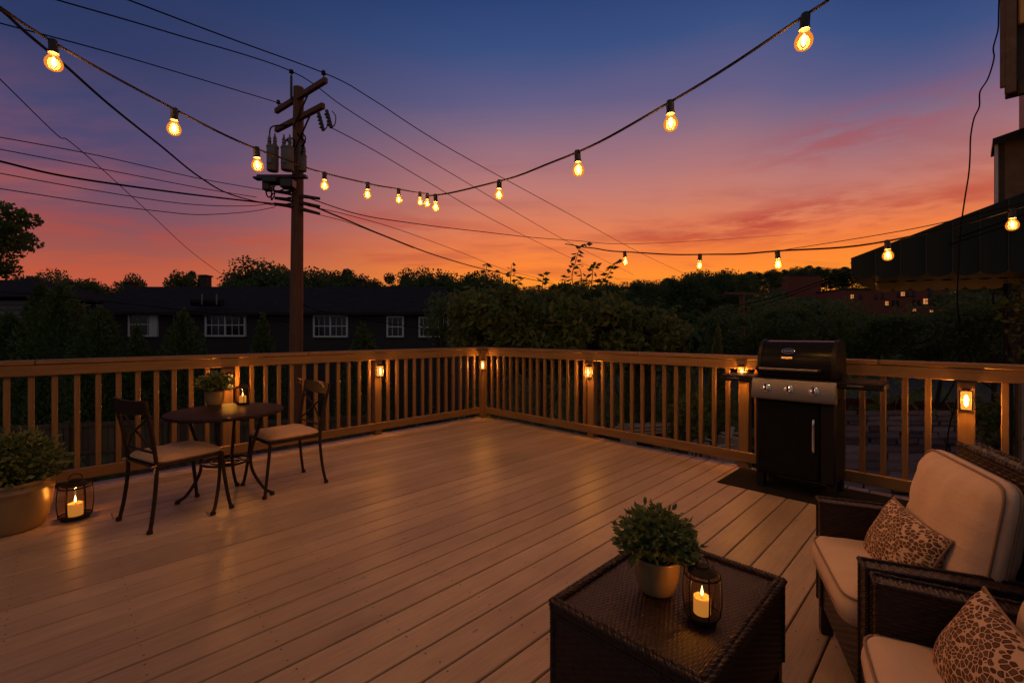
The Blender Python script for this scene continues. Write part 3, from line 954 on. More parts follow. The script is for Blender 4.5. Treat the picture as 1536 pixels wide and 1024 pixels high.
mb.build('side_panels', MAT['wicker'], tab)
mb = MB()
for a in (-1, 1):
    for b_ in (-1, 1):
        braid(mb, (a * (sx / 2 - .012), b_ * (sy / 2 - .012), 0.08), (a * (sx / 2 - .012), b_ * (sy / 2 - .012), TZ - .02), 0.008)
z_ = TZ - 0.042
x1, y1 = sx / 2 - .010, sy / 2 - .010
for a, b_ in (((-x1, -y1), (x1, -y1)), ((x1, -y1), (x1, y1)), ((x1, y1), (-x1, y1)), ((-x1, y1), (-x1, -y1))):
    braid(mb, (*a, z_), (*b_, z_), 0.006, 0.02)
mb.build('edge_braid', MAT['wicker'], tab)
for a in (-1, 1):
    for b_ in (-1, 1):
        o = MB().box((a * (sx / 2 - .035), b_ * (sy / 2 - .035), 0.05), (0.045, 0.045, 0.10), 0.004).build('leg', MAT['wicker'], tab)


# ------------------------------------------------------------------ potted plants
def potted_plant(loc, label, rt, rb, ph, fr_, fz, zc, nstem, leaf, seed, ribs=(0.35, 0.8), tilt=0.0):
    r = np.random.default_rng(seed)
    th = thing('potted_plant', label, 'plant', loc, 0, 'bushy green plants in beige pots')
    d_ = rt - rb
    prof = [(rb * 0.93, 0.0), (rb * 0.98, ph * .012), (rb + d_ * .14, ph * .06), (rb + d_ * .45, ph * .22), (rb + d_ * .75, ph * .45), (rb + d_ * .9, ph * .68)]
    if ribs:
        prof += [(rb + d_ * .94, ph * .80), (rb + d_ * .94 + .003, ph * .81), (rb + d_ * .94 + .003, ph * .825), (rb + d_ * .95, ph * .835)]
    prof += [(rt * 0.985, ph * .92), (rt * 1.03, ph * .935), (rt * 1.04, ph * .985), (rt * 1.02, ph), (rt * 0.95, ph), (rt * 0.92, ph * .88)]
    MB().lathe(prof, 40, cap=(True, False)).build('pot', MAT['pot'], th, 50)
    MB().lathe([(0.001, ph * .91), (rt * 0.93, ph * .885)], 24, cap=(False, False)).build('soil', MAT['soil'], th)
    # stems fan out of the pot; each carries leaves along its length
    ms, C, D = MB(), [], []
    z0 = ph * 0.9
    for i in range(nstem):
        d = r.normal(size=3); d[2] = abs(d[2]) * 1.0 - 0.25; d /= np.linalg.norm(d)
        k = r.uniform(0.78, 1.04) if i % 7 else r.uniform(1.1, 1.24)
        tip = np.array([d[0] * fr_ * k, d[1] * fr_ * k, zc + d[2] * fz * k])
        base = np.array([r.normal() * rt * .35, r.normal() * rt * .35, z0])
        mid = base * .45 + tip * .55 + np.array([0, 0, fz * 0.18])
        path = smooth_path([base, mid, tip], 5)
        if i % 3 == 0: ms.tube(path, np.linspace(leaf * .06, leaf * .025, len(path)), 4)
        m = int(r.integers(6, 11))
        for q in np.linspace(0.4, 1.0, m):
            p = path[min(len(path) - 1, int(q * (len(path) - 1)))]
            dd = path[-1] - path[-3]; dd /= np.linalg.norm(dd)
            C.append(p + r.normal(size=3) * leaf * 0.32); D.append(dd * (0.4 + q * .5))
        for q in range(2):
            C.append(tip + dd * leaf * (0.3 + .25 * q)); D.append(dd * 1.6)
    V, Q = leaf_quads(np.array(C), leaf, leaf * .62, r, 0.2, np.array(D))
    MB().add(V, Q).build('foliage', MAT['leafpot'], th, 0)
    ms.build('stem', MAT['leafpot'], th)
    return th


p = gp(985, 884, TZ)
potted_plant((p[0], p[1], TZ), 'bushy green plant in a round beige pot on the wicker coffee table', 0.080, 0.056, 0.125, 0.120, 0.100, 0.170, 300, 0.027, 21, ())
potted_plant((*gp(17, 793)[:2], 0), 'large bushy plant in a big beige pot on the deck at the left edge', 0.205, 0.150, 0.325, 0.222, 0.20, 0.40, 760, 0.040, 22, (0.8,))
BT = np.array([-2.20, 3.49, 0.0]); BZ = 0.685
p = gp(322, 607, BZ)
potted_plant((p[0], p[1], BZ), 'small leafy plant in a beige pot on the round bistro table', 0.072, 0.052, 0.115, 0.125, 0.085, 0.165, 200, 0.030, 23, ())


# ------------------------------------------------------------------ candle lanterns
def lantern(loc, label, k, candle_label, power, rz=0.0):
    th = thing('candle_lantern', label, 'lantern', loc, rz, 'metal cage lanterns with candles')
    Rm, H = 0.0545 * k, 0.150 * k
    barrel = lambda q: Rm * (0.76 + 0.24 * math.sin(math.pi * (0.16 + 0.68 * q)) ** 0.9)
    MB().lathe([(Rm * .80, 0), (Rm * .86, 0.002 * k), (Rm * .86, 0.012 * k), (Rm * .80, 0.014 * k), (Rm * .2, 0.014 * k)], 32).build('base', MAT['bronze'], th)
    mb = MB()
    for j in range(6):
        a = 2 * math.pi * (j + .3) / 6
        mb.tube([(barrel(q) * 1.05 * math.cos(a), barrel(q) * 1.05 * math.sin(a), 0.008 * k + q * H * .95) for q in np.linspace(0, 1, 12)], 0.0025 * k, 6)
    for q in (0.06, 0.90):
        rr = barrel(q) * 1.05
        mb.tube([(rr * math.cos(a), rr * math.sin(a), 0.008 * k + q * H * .95) for a in np.linspace(0, 2 * math.pi, 33)[:-1]], 0.0032 * k, 6, closed=True)
    mb.build('cage', MAT['bronze'], th)
    MB().lathe([(barrel(q) * .97, 0.012 * k + q * H * .90) for q in np.linspace(0, 1, 14)], 32, cap=(False, False)).build('glass', MAT['clear'], th, 180)
    MB().lathe([(Rm * .74, H * .945), (Rm * .80, H * .95), (Rm * .80, H * .965), (Rm * .70, H * .995), (Rm * .50, H * 1.04), (Rm * .42, H * 1.055), (Rm * .38, H * 1.06), (Rm * .37, H * 1.10), (Rm * .33, H * 1.11), (0.002, H * 1.112)], 32, cap=(True, False)).build('lid', MAT['bronze'], th)
    mb = MB()
    mb.tube([(Rm * .42 * math.cos(a), 0.004 * k * math.sin(a * 2), H * 1.10 + Rm * .46 * math.sin(a)) for a in np.linspace(0.0, math.pi, 17)], 0.0020 * k, 6)
    mb.build('handle', MAT['bronze'], th)
    c, s = math.cos(rz), math.sin(rz)
    cn = thing('pillar_candle', candle_label, 'candle', (loc[0], loc[1], loc[2] + 0.0145 * k), 0, 'lit pillar candles inside the lanterns')
    cr, ch_ = 0.0255 * k, 0.052 * k
    MB().lathe([(cr * .98, 0), (cr, 0.002 * k), (cr, ch_ - .004 * k), (cr * .96, ch_), (cr * .84, ch_ - .001 * k), (cr * .6, ch_ - .006 * k), (0.001, ch_ - .007 * k)], 28, cap=(True, False)).build('wax', MAT['wax'], cn, 50)
    MB().tube([(0, 0, ch_ - .008 * k), (0.0006 * k, 0, ch_ + .005 * k)], 0.0011 * k, 6).build('wick', MAT['cable'], cn)
    MB().lathe([(0.0006 * k, ch_ + .001 * k), (0.0034 * k, ch_ + .006 * k), (0.0042 * k, ch_ + .011 * k), (0.0030 * k, ch_ + .020 * k), (0.0014 * k, ch_ + .028 * k), (0.0003 * k, ch_ + .034 * k)], 12).build('flame', MAT['flame'], cn, 180)
    lamp('flame_light', (0, 0, ch_ + .028 * k), power, 0.006 * k, (1.0, 0.34, 0.045), cn)
    return th


p = gp(1053, 925, TZ)
lantern((p[0], p[1], TZ), 'metal cage lantern standing on the wicker coffee table', 1.0, 'lit candle in the lantern on the coffee table', 0.5, 0.2)
p = gp(113, 777)
lantern((p[0], p[1], 0.0), 'large metal cage lantern on the deck beside the big pot', 1.62, 'lit candle in the lantern on the deck floor', 1.5, 0.5)
p = gp(364, 606, BZ)
lantern((p[0], p[1], BZ), 'small metal cage lantern on the round bistro table', 1.02, 'lit candle in the lantern on the bistro table', 0.45, 0.9)

# ------------------------------------------------------------------ bistro table
tb_ = thing('bistro_table', 'round dark metal bistro table with a plant and a lantern on top', 'table', BT, R(18))
RB = 0.392
MB().lathe([(0.005, BZ - .012), (RB - .012, BZ - .012), (RB - .006, BZ - .026), (RB, BZ - .024), (RB + .003, BZ - .012), (RB, BZ - .002), (RB - .008, BZ), (0.004, BZ)], 64, cap=(False, True)).build('tabletop', m_noise('mosaic_dark_tabletop', (0.014, 0.009, 0.007), (0.05, 0.03, 0.02), 30, 0.55, 0.0, 0.6, 0.004, spec=0.06), tb_, 40)
for j in range(4):
    a = math.pi / 2 * j
    pr = [(0.25, BZ - .02), (0.235, BZ - .10), (0.185, 0.42), (0.165, 0.30), (0.185, 0.19), (0.26, 0.06), (0.315, 0.018)]
    path = smooth_path([(r_ * math.cos(a), r_ * math.sin(a), z) for r_, z in pr], 6)
    m_ = MB(); m_.tube(path, 0.0115, 8)
    m_.lathe([(0.004, 0), (0.017, 0.002), (0.019, 0.012), (0.014, 0.026), (0.004, 0.03)], 12, (0.318 * math.cos(a), 0.318 * math.sin(a), 0))
    m_.build('leg', MAT['bronze'], tb_)
mb = MB()
for rr in (0.158,):
    mb.tube([(rr * math.cos(a), rr * math.sin(a), 0.295) for a in np.linspace(0, 2 * math.pi, 41)[:-1]], 0.009, 8, closed=True)
mb.tube([(0.10 * math.cos(a), 0.10 * math.sin(a), 0.295) for a in np.linspace(0, 2 * math.pi, 33)[:-1]], 0.006, 8, closed=True)
for a in (0, math.pi / 2): mb.tube([(-.155 * math.cos(a), -.155 * math.sin(a), .294), (.155 * math.cos(a), .155 * math.sin(a), .294)], 0.006, 6)
mb.build('lower_shelf', MAT['grillpaint'], tb_)


# ------------------------------------------------------------------ bistro chairs (local: front is -y, origin on the floor at the centre)
def bistro_chair(loc, rz, label):
    th = thing('bistro_chair', label, 'chair', loc, rz, 'dark metal cross-back bistro chairs')
    hw, fd = 0.205, 0.205
    for sx_ in (-1, 1):
        # rear leg carries on up as the back post
        pts = smooth_path([(sx_ * .215, .245, 0.004), (sx_ * .203, .222, 0.14), (sx_ * .198, .205, .30), (sx_ * .198, .203, .42), (sx_ * .205, .228, .62), (sx_ * .222, .275, .84)], 6)
        m_ = MB(); m_.tube(pts, 0.0125, 8); m_.lathe([(0.004, 0), (0.017, 0.002), (0.018, 0.012), (0.013, 0.026)], 12, (sx_ * .216, .247, 0)); m_.build('leg', MAT['bronze'], th)
        pts = smooth_path([(sx_ * .232, -.250, 0.004), (sx_ * .217, -.232, 0.12), (sx_ * .207, -.212, .28), (sx_ * .203, -.20, .415)], 6)
        m_ = MB(); m_.tube(pts, 0.0125, 8); m_.lathe([(0.004, 0), (0.017, 0.002), (0.018, 0.012), (0.013, 0.026)], 12, (sx_ * .233, -.252, 0)); m_.build('leg', MAT['bronze'], th)
    mb = MB()
    c = [(-.20, -.205, .41), (.20, -.205, .41), (.20, .205, .41), (-.20, .205, .41)]
    for i in range(4): mb.tube([c[i], c[(i + 1) % 4]], 0.011, 8)
    mb.box((0, 0, 0.412), (0.39, 0.40, 0.008))
    mb.build('seat_frame', MAT['bronze'], th)
    # curved, flat top slat
    n_ = 14
    Pg = []
    for x in np.linspace(-1, 1, n_):
        yb = .268 + 0.028 * (1 - x * x); zb = 0.835 - 0.004 * (1 - x * x)
        Pg.append([(x * .226, yb - .008, zb + .012), (x * .226, yb + .008, zb + .012), (x * .226, yb - .012 + .008, zb - .085 + 0.02 * x * x), (x * .226, yb - .012 - .008, zb - .085 + 0.02 * x * x)])
    Pg = np.array(Pg); Pg = np.concatenate([Pg, Pg[:, :1]], 1)
    mb = MB().grid(Pg); mb.quad(*Pg[0][:4]); mb.quad(*Pg[-1][:4]); mb.build('top_slat', MAT['bronze'], th, 30)
    mb = MB()
    mb.tube(smooth_path([(-.205, .235, .745), (0, .245, .63), (.200, .205, .50)], 6), 0.0075, 6)
    mb.tube(smooth_path([(.205, .235, .745), (0, .232, .63), (-.200, .205, .50)], 6), 0.0075, 6)
    mb.build('cross_brace', MAT['bronze'], th)
    MB().tube([(-.199, .205, .50), (.199, .205, .50)], 0.009, 8).build('lower_rail', MAT['bronze'], th)
    cu = cushion('seat_cushion', 0.42, 0.42, 0.045, MAT['seatpad'], th, 0.010, crown=0.012, seed=4, piping=False, corner=0.06)
    cu.location = (0, -0.005, 0.440)
    mb = MB()
    for sx_ in (-1, 1):
        mb.tube(smooth_path([(sx_ * .19, .19, .43), (sx_ * .212, .215, .422), (sx_ * .20, .232, .415), (sx_ * .188, .205, .418), (sx_ * .215, .22, .40), (sx_ * .222, .226, .375)], 4), 0.004, 5)
    mb.build('tie', MAT['seatpad'], cu).matrix_parent_inverse = Matrix.Translation(-Vector(cu.location))
    return th


# facing: local -y -> facing direction
bc = bistro_chair((-2.375, 3.205, 0), math.atan2(0.188, -0.34), 'bistro chair nearer the camera, its back to us, left of the round table')
bc2 = copy_tree(bc)
bc2.location = (-1.915, 3.835, 0); bc2.rotation_euler = (0, 0, math.atan2(-0.253, 0.288)); bc2['label'] = 'bistro chair on the far side of the round table, facing us'

# ------------------------------------------------------------------ gas grill
GA = R(-45)
gr = thing('gas_grill', 'black gas grill with steel control panel and closed lid', 'grill', (2.035, 3.79, 0.005), GA)
W_, D_ = 0.55, 0.41
for x in (0.03, W_ - 0.03):
    for y in (0.06, D_ - 0.06):
        MB().box((x, y, 0.065), (0.055, 0.075, 0.13), 0.004).build('foot', MAT['grillpaint'], gr)
mb = MB(); mb.box((W_ / 2, D_ / 2 + .006, 0.43), (W_, D_ - 0.012, 0.62), 0.006)
mb.build('cabinet', MAT['grillpaint'], gr)
MB().box((0.235, -0.004, 0.43), (0.43, 0.022, 0.585), 0.006).build('door', MAT['enamel'], gr)
dr = [o for o in gr.children if o.name.startswith('door')][0]
mb = MB(); mb.tube(smooth_path([(0.42, -0.012, .36), (0.42, -0.045, .37), (0.42, -0.048, .48), (0.42, -0.045, .595), (0.42, -0.012, .605)], 5), 0.0095, 10)
mb.build('handle', MAT['chrome'], dr)
MB().box((0.503, -0.002, 0.43), (0.086, 0.016, 0.60), 0.004).build('side_rail', MAT['grillpaint'], gr)
# control panel, leaning back
pan = MB(); pan.prism([(-0.062, .742), (-0.066, .760), (-0.022, .900), (0.01, .905), (0.02, .742)], -0.015, W_ + 0.012, (1, 2, 0))
cp = pan.build('control_panel', MAT['steel'], gr, 30)
al = math.atan2(0.044, 0.140)
for x in (0.095, 0.255, 0.425):
    kb = MB(); Mk = rotax('X', R(90) - al)
    kb.lathe([(0.033, 0.0), (0.034, 0.006), (0.029, 0.008), (0.0275, 0.022), (0.023, 0.026), (0.002, 0.027)], 24, (x, -0.045, 0.828), cap=(True, False), M=Mk)
    kn = kb.build('knob', MAT['chrome'], cp, 40)
    k2 = MB(); k2.box(np.array([x, -0.045, 0.828]) + Mk @ np.array([0, 0, 0.030]), (0.011, 0.052, 0.016), 0.003, M=Mk); k2.build('grip', MAT['grillpaint'], kn)
MB().box((W_ / 2, D_ / 2, 0.835), (W_ - 0.01, D_ - 0.03, 0.17), 0.006).build('firebox', MAT['grillpaint'], gr)
prof = [(-0.005, .925), (-0.012, .965), (-0.010, 1.03), (0.005, 1.095), (0.035, 1.145), (0.08, 1.185), (0.13, 1.205), (0.21, 1.21), (0.28, 1.20), (0.34, 1.175), (0.39, 1.12), (0.405, 1.05), (0.405, .925)]
ps = smooth_path([(a, b_, 0) for a, b_ in prof[:-1]], 4)[:, :2].tolist() + [prof[-1]]
ld = MB(); ld.prism(ps, 0.045, W_ - 0.02, (1, 2, 0))
lid = ld.build('lid', MAT['enamel'], gr, 35)
cap_ = [((a - .17) * 1.035 + .17, (b_ - .925) * 1.03 + .925) for a, b_ in ps]
for x0, x1 in ((0.02, 0.046), (W_ - 0.021, W_ + 0.006)):
    MB().prism(cap_, x0, x1, (1, 2, 0)).build('end_cap', MAT['grillpaint'], lid, 35)
hb = MB(); hb.tube([(0.03, -0.062, .985), (0.47, -0.062, .985)], 0.0125, 12)
hb.build('handle', MAT['steel'], lid)
hb = MB()
for x in (0.035, 0.465): hb.tube([(x, -0.062, .985), (x, -0.008, .99)], 0.013, 10); hb.lathe([(0.012, -0.012), (0.018, -0.010), (0.018, 0.010), (0.012, 0.012)], 12, (x, -0.062, .985), M=rotax('Y', R(90)))
hb.build('handle_bracket', MAT['grillpaint'], lid)
# oval badge and plate on the lid front
tilt = math.atan2(0.03, 0.065)
Mb = rotax('X', R(90) - tilt)
bc_ = np.array([0.238, 0.0165, 1.128])
mb = MB(); n_ = 36
an = np.linspace(0, 2 * math.pi, n_ + 1)[:-1]
mb.tube((np.stack([0.045 * np.cos(an), 0.024 * np.sin(an), 0 * an + .003], 1) @ Mb.T) + bc_, 0.0026, 6, closed=True)
for i, x in enumerate((-0.026, -0.0155, -0.005, 0.005, 0.0155, 0.026)):   # unreadable raised lettering
    mb.box(Mb @ np.array([x, 0.0, .004]) + bc_, (0.0066, 0.0125, 0.003), 0.001, M=Mb)
    if i % 2: mb.box(Mb @ np.array([x - .004, 0.004 - 0.008 * (i % 3 > 0), .004]) + bc_, (0.006, 0.003, 0.003), 0.0008, M=Mb)
mb.tube((np.stack([0.037 * np.cos(an), 0.0165 * np.sin(an), 0 * an + .002], 1) @ Mb.T) + bc_, 0.0011, 5, closed=True)
mb.build('badge', MAT['chrome'], lid)
mb = MB(); mb.box(np.array([0.232, -0.0055, 1.076]), (0.078, 0.004, 0.017), 0.001, M=rotax('X', R(-14))); mb.build('name_plate', m_noise('brass_plate', (0.62, 0.42, 0.2), (0.7, 0.5, 0.27), 30, 0.3, 1.0), lid)
for nm, x0, x1 in (('side_shelf', -0.285, -0.012), ('side_shelf', W_ + 0.012, W_ + 0.285)):
    mb = MB(); mb.box(((x0 + x1) / 2, 0.17, 0.882), (x1 - x0, 0.32, 0.05), 0.008)
    sh = mb.build(nm, MAT['grillpaint'], gr)
    mb = MB(); mb.box(((x0 + x1) / 2, 0.17, 0.9085), (x1 - x0 - 0.012, 0.31, 0.004), 0.001); mb.build('shelf_top', m_noise('dark_steel_top', (0.10, 0.09, 0.085), (0.14, 0.13, 0.12), 10, 0.25, 0.9, 0.05, 0.001), sh)
    xm = (x0 + x1) / 2
    mb = MB(); mb.box((xm - 0.03, 0.007, 0.883), (0.10, 0.006, 0.013), 0.002); mb.build('towel_bar', MAT['steel'], sh)
# mat below
ms_, mt_ = (0.02, 0.60), (3.70, 4.95)
o = MB().box(((ms_[0] + ms_[1]) / 2, (mt_[0] + mt_[1]) / 2, 0.0045), (ms_[1] - ms_[0], mt_[1] - mt_[0], 0.006), 0.002).build('grill_mat', MAT['mat'], None)
o.location = tuple(CORN); o.rotation_euler = (0, 0, DROT)
tag(o, 'flat charcoal mat lying on the deck under the gas grill', 'mat')


# ------------------------------------------------------------------ string lights
def string_lights(label, cords, bulbs, power):
    """cords: list of (x, y, D) along the wire; bulbs: list of (x, y of the cord, D)"""
    P0 = pt(*bulbs[0])
    th = thing('string_lights', label, 'string lights', P0, 0, 'strings of round bulbs over the deck')
    path = smooth_path([pt(*c) for c in cords], 8)
    mb = MB()
    L = np.concatenate([[0], np.cumsum(np.linalg.norm(np.diff(path, axis=0), axis=1))])
    q = path.copy()
    q[:, 2] += 0.0025 * np.sin(L / 0.11)                       # slight kinks of the cord
    mb.tube(q - P0, 0.0058, 8)
    mb.build('cord', MAT['cable'], th)
    rr = np.random.default_rng(3)
    for i, b_ in enumerate(bulbs):
        M = rotax('Y', rr.uniform(-.07, .07)) @ rotax('X', rr.uniform(-.07, .07))
        c = pt(*b_) - P0
        so_ = MB().lathe([(0.003, 0.010), (0.0135, 0.008), (0.0165, -0.002), (0.0165, -0.040), (0.0185, -0.044), (0.0185, -0.052), (0.014, -0.053)], 16, M=M).build('socket', MAT['socket'], th, 35)
        so_.location = tuple(float(v) for v in c)
        bl = MB().lathe([(0.0125, -0.050), (0.0150, -0.058), (0.0205, -0.068), (0.0275, -0.080), (0.0305, -0.093), (0.0290, -0.106), (0.0230, -0.117), (0.0130, -0.1235), (0.0005, -0.1255)], 20, cap=(False, False), M=M).build('bulb', MAT['bulb'], so_, 180)
        fm = MB().lathe([(0.0008, -0.064), (0.0045, -0.070), (0.0088, -0.082), (0.0100, -0.091), (0.0085, -0.101), (0.0040, -0.110), (0.0008, -0.113)], 10, M=M)
        fm.build('filament', MAT['filament'], so_, 180)
        lamp('bulb_light', M @ np.array([0, 0, -0.09]), power, 0.026, WARM, so_)
    return th


B1 = [(80, 63, 1.93), (262, 165, 2.24), (385, 223, 2.5), (487, 260, 3.35), (552, 275, 3.6), (598, 284, 4.05), (630, 289, 4.4), (641, 291, 4.35), (653, 293, 3.5), (749, 272, 3.04), (866, 228, 2.36), (1005, 154, 1.98), (1208, 24, 1.67)]
string_lights('string of bulbs dipping from both top corners to the middle of the sky',
              [(-160, -95, 1.6), (-10, 5, 1.78)] + B1 + [(1250, -4, 1.62), (1420, -130, 1.45)], B1, 28.5)
B2 = [(937, 378, 4.25), (1050, 382, 3.86), (1166, 377, 3.15), (1331, 362, 2.93), (1518, 315, 2.74)]
string_lights('lower string of bulbs on the right, running in front of the awning', [(848, 366, 5.6), (880, 371, 5.0)] + B2 + [(1600, 282, 2.65)], B2, 24.0)


# ------------------------------------------------------------------ utility poles
PD = 11.0
pole = thing('utility_pole', 'tall reddish utility pole with two crossarms and three transformers', 'utility pole', (*(pt(441, 499, PD)[:2]), GZ))
PX = pole.location
PO = np.array([PX[0], PX[1], PX[2]])
loc_ = lambda p: np.asarray(p) - PO
top = pt(448, 132, PD); bot = np.array([PO[0], PO[1], GZ - 1]);
MB().tube(loc_(np.linspace(bot, top, 12)), np.linspace(0.185, 0.118, 12), 18).build('pole_shaft', MAT['polewood'], pole, 50)


def arm(a, b, off=0.13):
    a, b = np.asarray(a), np.asarray(b); d = (b - a); L = np.linalg.norm(d); d /= L
    nrm = np.cross(d, [0, 0, 1.0]); nrm /= np.linalg.norm(nrm)
    if nrm[1] > 0: nrm = -nrm
    M = np.stack([d, -nrm, np.cross(d, -nrm)], 1)
    sh = nrm * off
    o = MB().box(loc_((a + b) / 2 + sh), (L, 0.10, 0.125), 0.01, M=M).build('crossarm', MAT['polewood'], pole)
    return o, sh, d


uL, uR = pt(422, 170, 11.7), pt(497, 124, 10.27)
arm1, sh1, d1 = arm(uL, uR)
lL, lR = pt(422, 198, 11.6), pt(493, 162, 10.37)
arm2, sh2, d2 = arm(lL, lR)


def pin_ins(p, par, h=0.16, r=0.05):
    m_ = MB(); m_.tube([(0, 0, 0), (0, 0, h)], 0.012, 6)
    m_.lathe([(r * .5, h * .55), (r, h * .6), (r * .95, h * .8), (r * .6, h * .86), (r * .9, h * .95), (r * .8, h * 1.12), (r * .2, h * 1.2)], 12)
    for v in m_.v: v += loc_(p)
    m_.build('insulator', MAT['insulator'], par)


pin_ins(uL + sh1 + d1 * .12 + [0, 0, .06], arm1); pin_ins(uR + sh1 - d1 * .10 + [0, 0, .06], arm1)
mb = MB(); tp = pt(437, 134, PD - .05); mb.tube(loc_(np.array([tp - [0, 0, .25], tp + [0, 0, .32]])), 0.03, 8); mb.build('top_pin', MAT['insulator'], pole)
pin_ins(pt(437, 115, PD - .05), pole, 0.14, 0.055)
# braces under the arms
for a_, sh_, q, zz_ in ((uR, sh1, .52, .75), (lR, sh2, .60, .85), ):
    m_ = MB(); e = top + (a_ - top) * q + sh_; e[2] = a_[2] - .05
    s0 = np.array([e[0] * .0 + PO[0] + .06, PO[1] - .16, a_[2] - zz_]); m_.tube(loc_(np.array([s0, e])), 0.022, 6); m_.build('brace', MAT['insulator'], pole)
# transformers: grey cans on a bracket
for x, y0, y1, rpx, D in ((409, 217, 257, 8.2, PD - .45), (431, 219, 256, 8.8, PD - .55), (453.5, 232, 257, 6, PD - .15)):
    a, b_ = pt(x, y1, D), pt(x, y0, D); rr = rpx / F * D; hh = b_[2] - a[2]
    m_ = MB(); m_.lathe([(rr * .9, 0), (rr, .02), (rr, hh * .86), (rr * 1.06, hh * .87), (rr * 1.06, hh * .92), (rr * .98, hh * .95), (rr * .4, hh)], 24)
    for k in (-.5, .5):
        m_.lathe([(0.028, hh * .95), (.05, hh), (.03, hh + .04), (.05, hh + .06), (.03, hh + .1), (.045, hh + .12), (.02, hh + .2), (.012, hh + .26)], 10, (rr * k, -.02, 0))
    m_.box((0, -rr, hh * .35), (.12, .05, .16), .01)
    for q in (.3, .6): m_.lathe([(rr * 1.02, hh * q - .015), (rr * 1.03, hh * q), (rr * 1.02, hh * q + .015)], 24, cap=(False, False))
    for v in m_.v: v += loc_(a)
    m_.build('transformer', MAT['transformer'], pole, 35)
m_ = MB()
m_.box(loc_((pt(392, 262, PD - .4) + pt(455, 266, PD - .3)) / 2 + [0, 0, -.02]), (1.15, .14, .07), .008)
m_.box(loc_(pt(408, 272, PD - .45)), (.34, .3, .12), .02); m_.box(loc_(pt(401, 280, PD - .45)), (.16, .2, .2), .02); m_.box(loc_(pt(432, 276, PD - .4)), (.30, .25, .22), .03); m_.box(loc_(pt(392, 268, PD - .45)), (.30, .2, .05), .01)
m_.build('transformer_bracket', MAT['insulator'], pole)
m_ = MB()
for pts in (((405, 214), (405, 195), (412, 189), (432, 188)), ((398, 280), (400, 292), (404, 296), (410, 290)), ((425, 222), (430, 210), (436, 207), (442, 212), (440, 222)), ((452, 232), (456, 216), (458, 206), (452, 200), (455, 214)),
            ((408, 275), (412, 290), (407, 300), (408, 283)), ((418, 270), (410, 284), (416, 287), (428, 282), (434, 270)), ((430, 210), (436, 218), (432, 232)), ((446, 200), (452, 208), (458, 212), (452, 220))):
    m_.tube(loc_(smooth_path([pt(x, y, PD - .5 + .15 * (i % 2)) for i, (x, y) in enumerate(pts)], 6)), 0.016, 6)
m_.build('jumper_cable', MAT['cable'], pole)
# fuse cutouts hanging from the lower arm
for x, y in ((481, 184), (493, 180)):
    a = pt(x, y, 10.3)
    m_ = MB(); m_.tube(loc_(np.array([a + [-.05, 0, .22], a + [.06, 0, -.18]])), 0.04, 8)
    for k in np.linspace(-.6, .6, 4): m_.lathe([(0.02, -.012), (.062, 0), (.02, .012)], 10, loc_(a + np.array([.0, 0, .0]) + np.array([-.05, 0, .2]) * k))
    m_.tube(loc_(smooth_path([a + [.06, 0, -.18], a + [.14, .0, -.1], a + [.16, 0, .08], a + [.08, 0, .2]], 5)), 0.012, 6)
    m_.build('fuse_cutout', MAT['insulator'], pole)
# wire clamps on the shaft
m_ = MB()
for y in (290, 300, 309):
    m_.tube(loc_(np.array([pt(436, y, PD - .15), pt(412, y - 3, PD - .25)])), [0.05, 0.035], 8)
    m_.tube(loc_(np.array([pt(450, y + 4, PD - .15), pt(480, y + 10 + (y - 300) * .2, PD + .1)])), [0.05, 0.035], 8)
    m_.lathe([(0.165, -.03), (0.172, 0), (0.165, .03)], 16, loc_(np.array([pt(441, y, PD)[0], PO[1], pt(441, y, PD)[2]])), cap=(False, False))
m_.build('wire_clamp', MAT['insulator'], pole)

p2 = pt(1113, 499, 24.0)
pole2 = thing('utility_pole', 'slim distant utility pole among dark trees, left above the grill', 'utility pole', (p2[0], p2[1], GZ))
mb = MB().tube([(0, 0, -1), (0, 0, pt(0, 438, 24)[2] - GZ)], [0.17, 0.13], 12); mb.build('pole_shaft', MAT['polewood'], pole2)
mb = MB(); mb.box((0, -.1, pt(0, 441, 24)[2] - GZ), (2.4, .1, .12), .01, M=rotz(.3)); mb.build('crossarm', MAT['polewood'], pole2)
mb = MB(); mb.box((-.45, -.1, pt(0, 498, 24)[2] - GZ), (.7, .08, .06), .01); mb.tube([(-.75, -.1, pt(0, 497, 24)[2] - GZ), (-.75, -.1, pt(0, 493, 24)[2] - GZ)], .05, 8); mb.build('bracket', MAT['transformer'], pole2)


# ------------------------------------------------------------------ overhead wires (each hangs in one vertical plane)
def wire(pts, D0, D1, r, label, group='overhead wires', mat='cable', name='power_line'):
    xs = [p[0] for p in pts]
    P = []
    for x, y in pts:
        f = (x - xs[0]) / (xs[-1] - xs[0])
        P.append(pt(x, y, 1 / ((1 - f) / D0 + f / D1)))
    path = smooth_path(P, 7)
    o = path[0].copy()
    ob = MB().tube(path - o, r, 6).build(name, MAT[mat], None, 180)
    ob.location = tuple(float(v) for v in o)
    return tag(ob, label, 'cable', group)


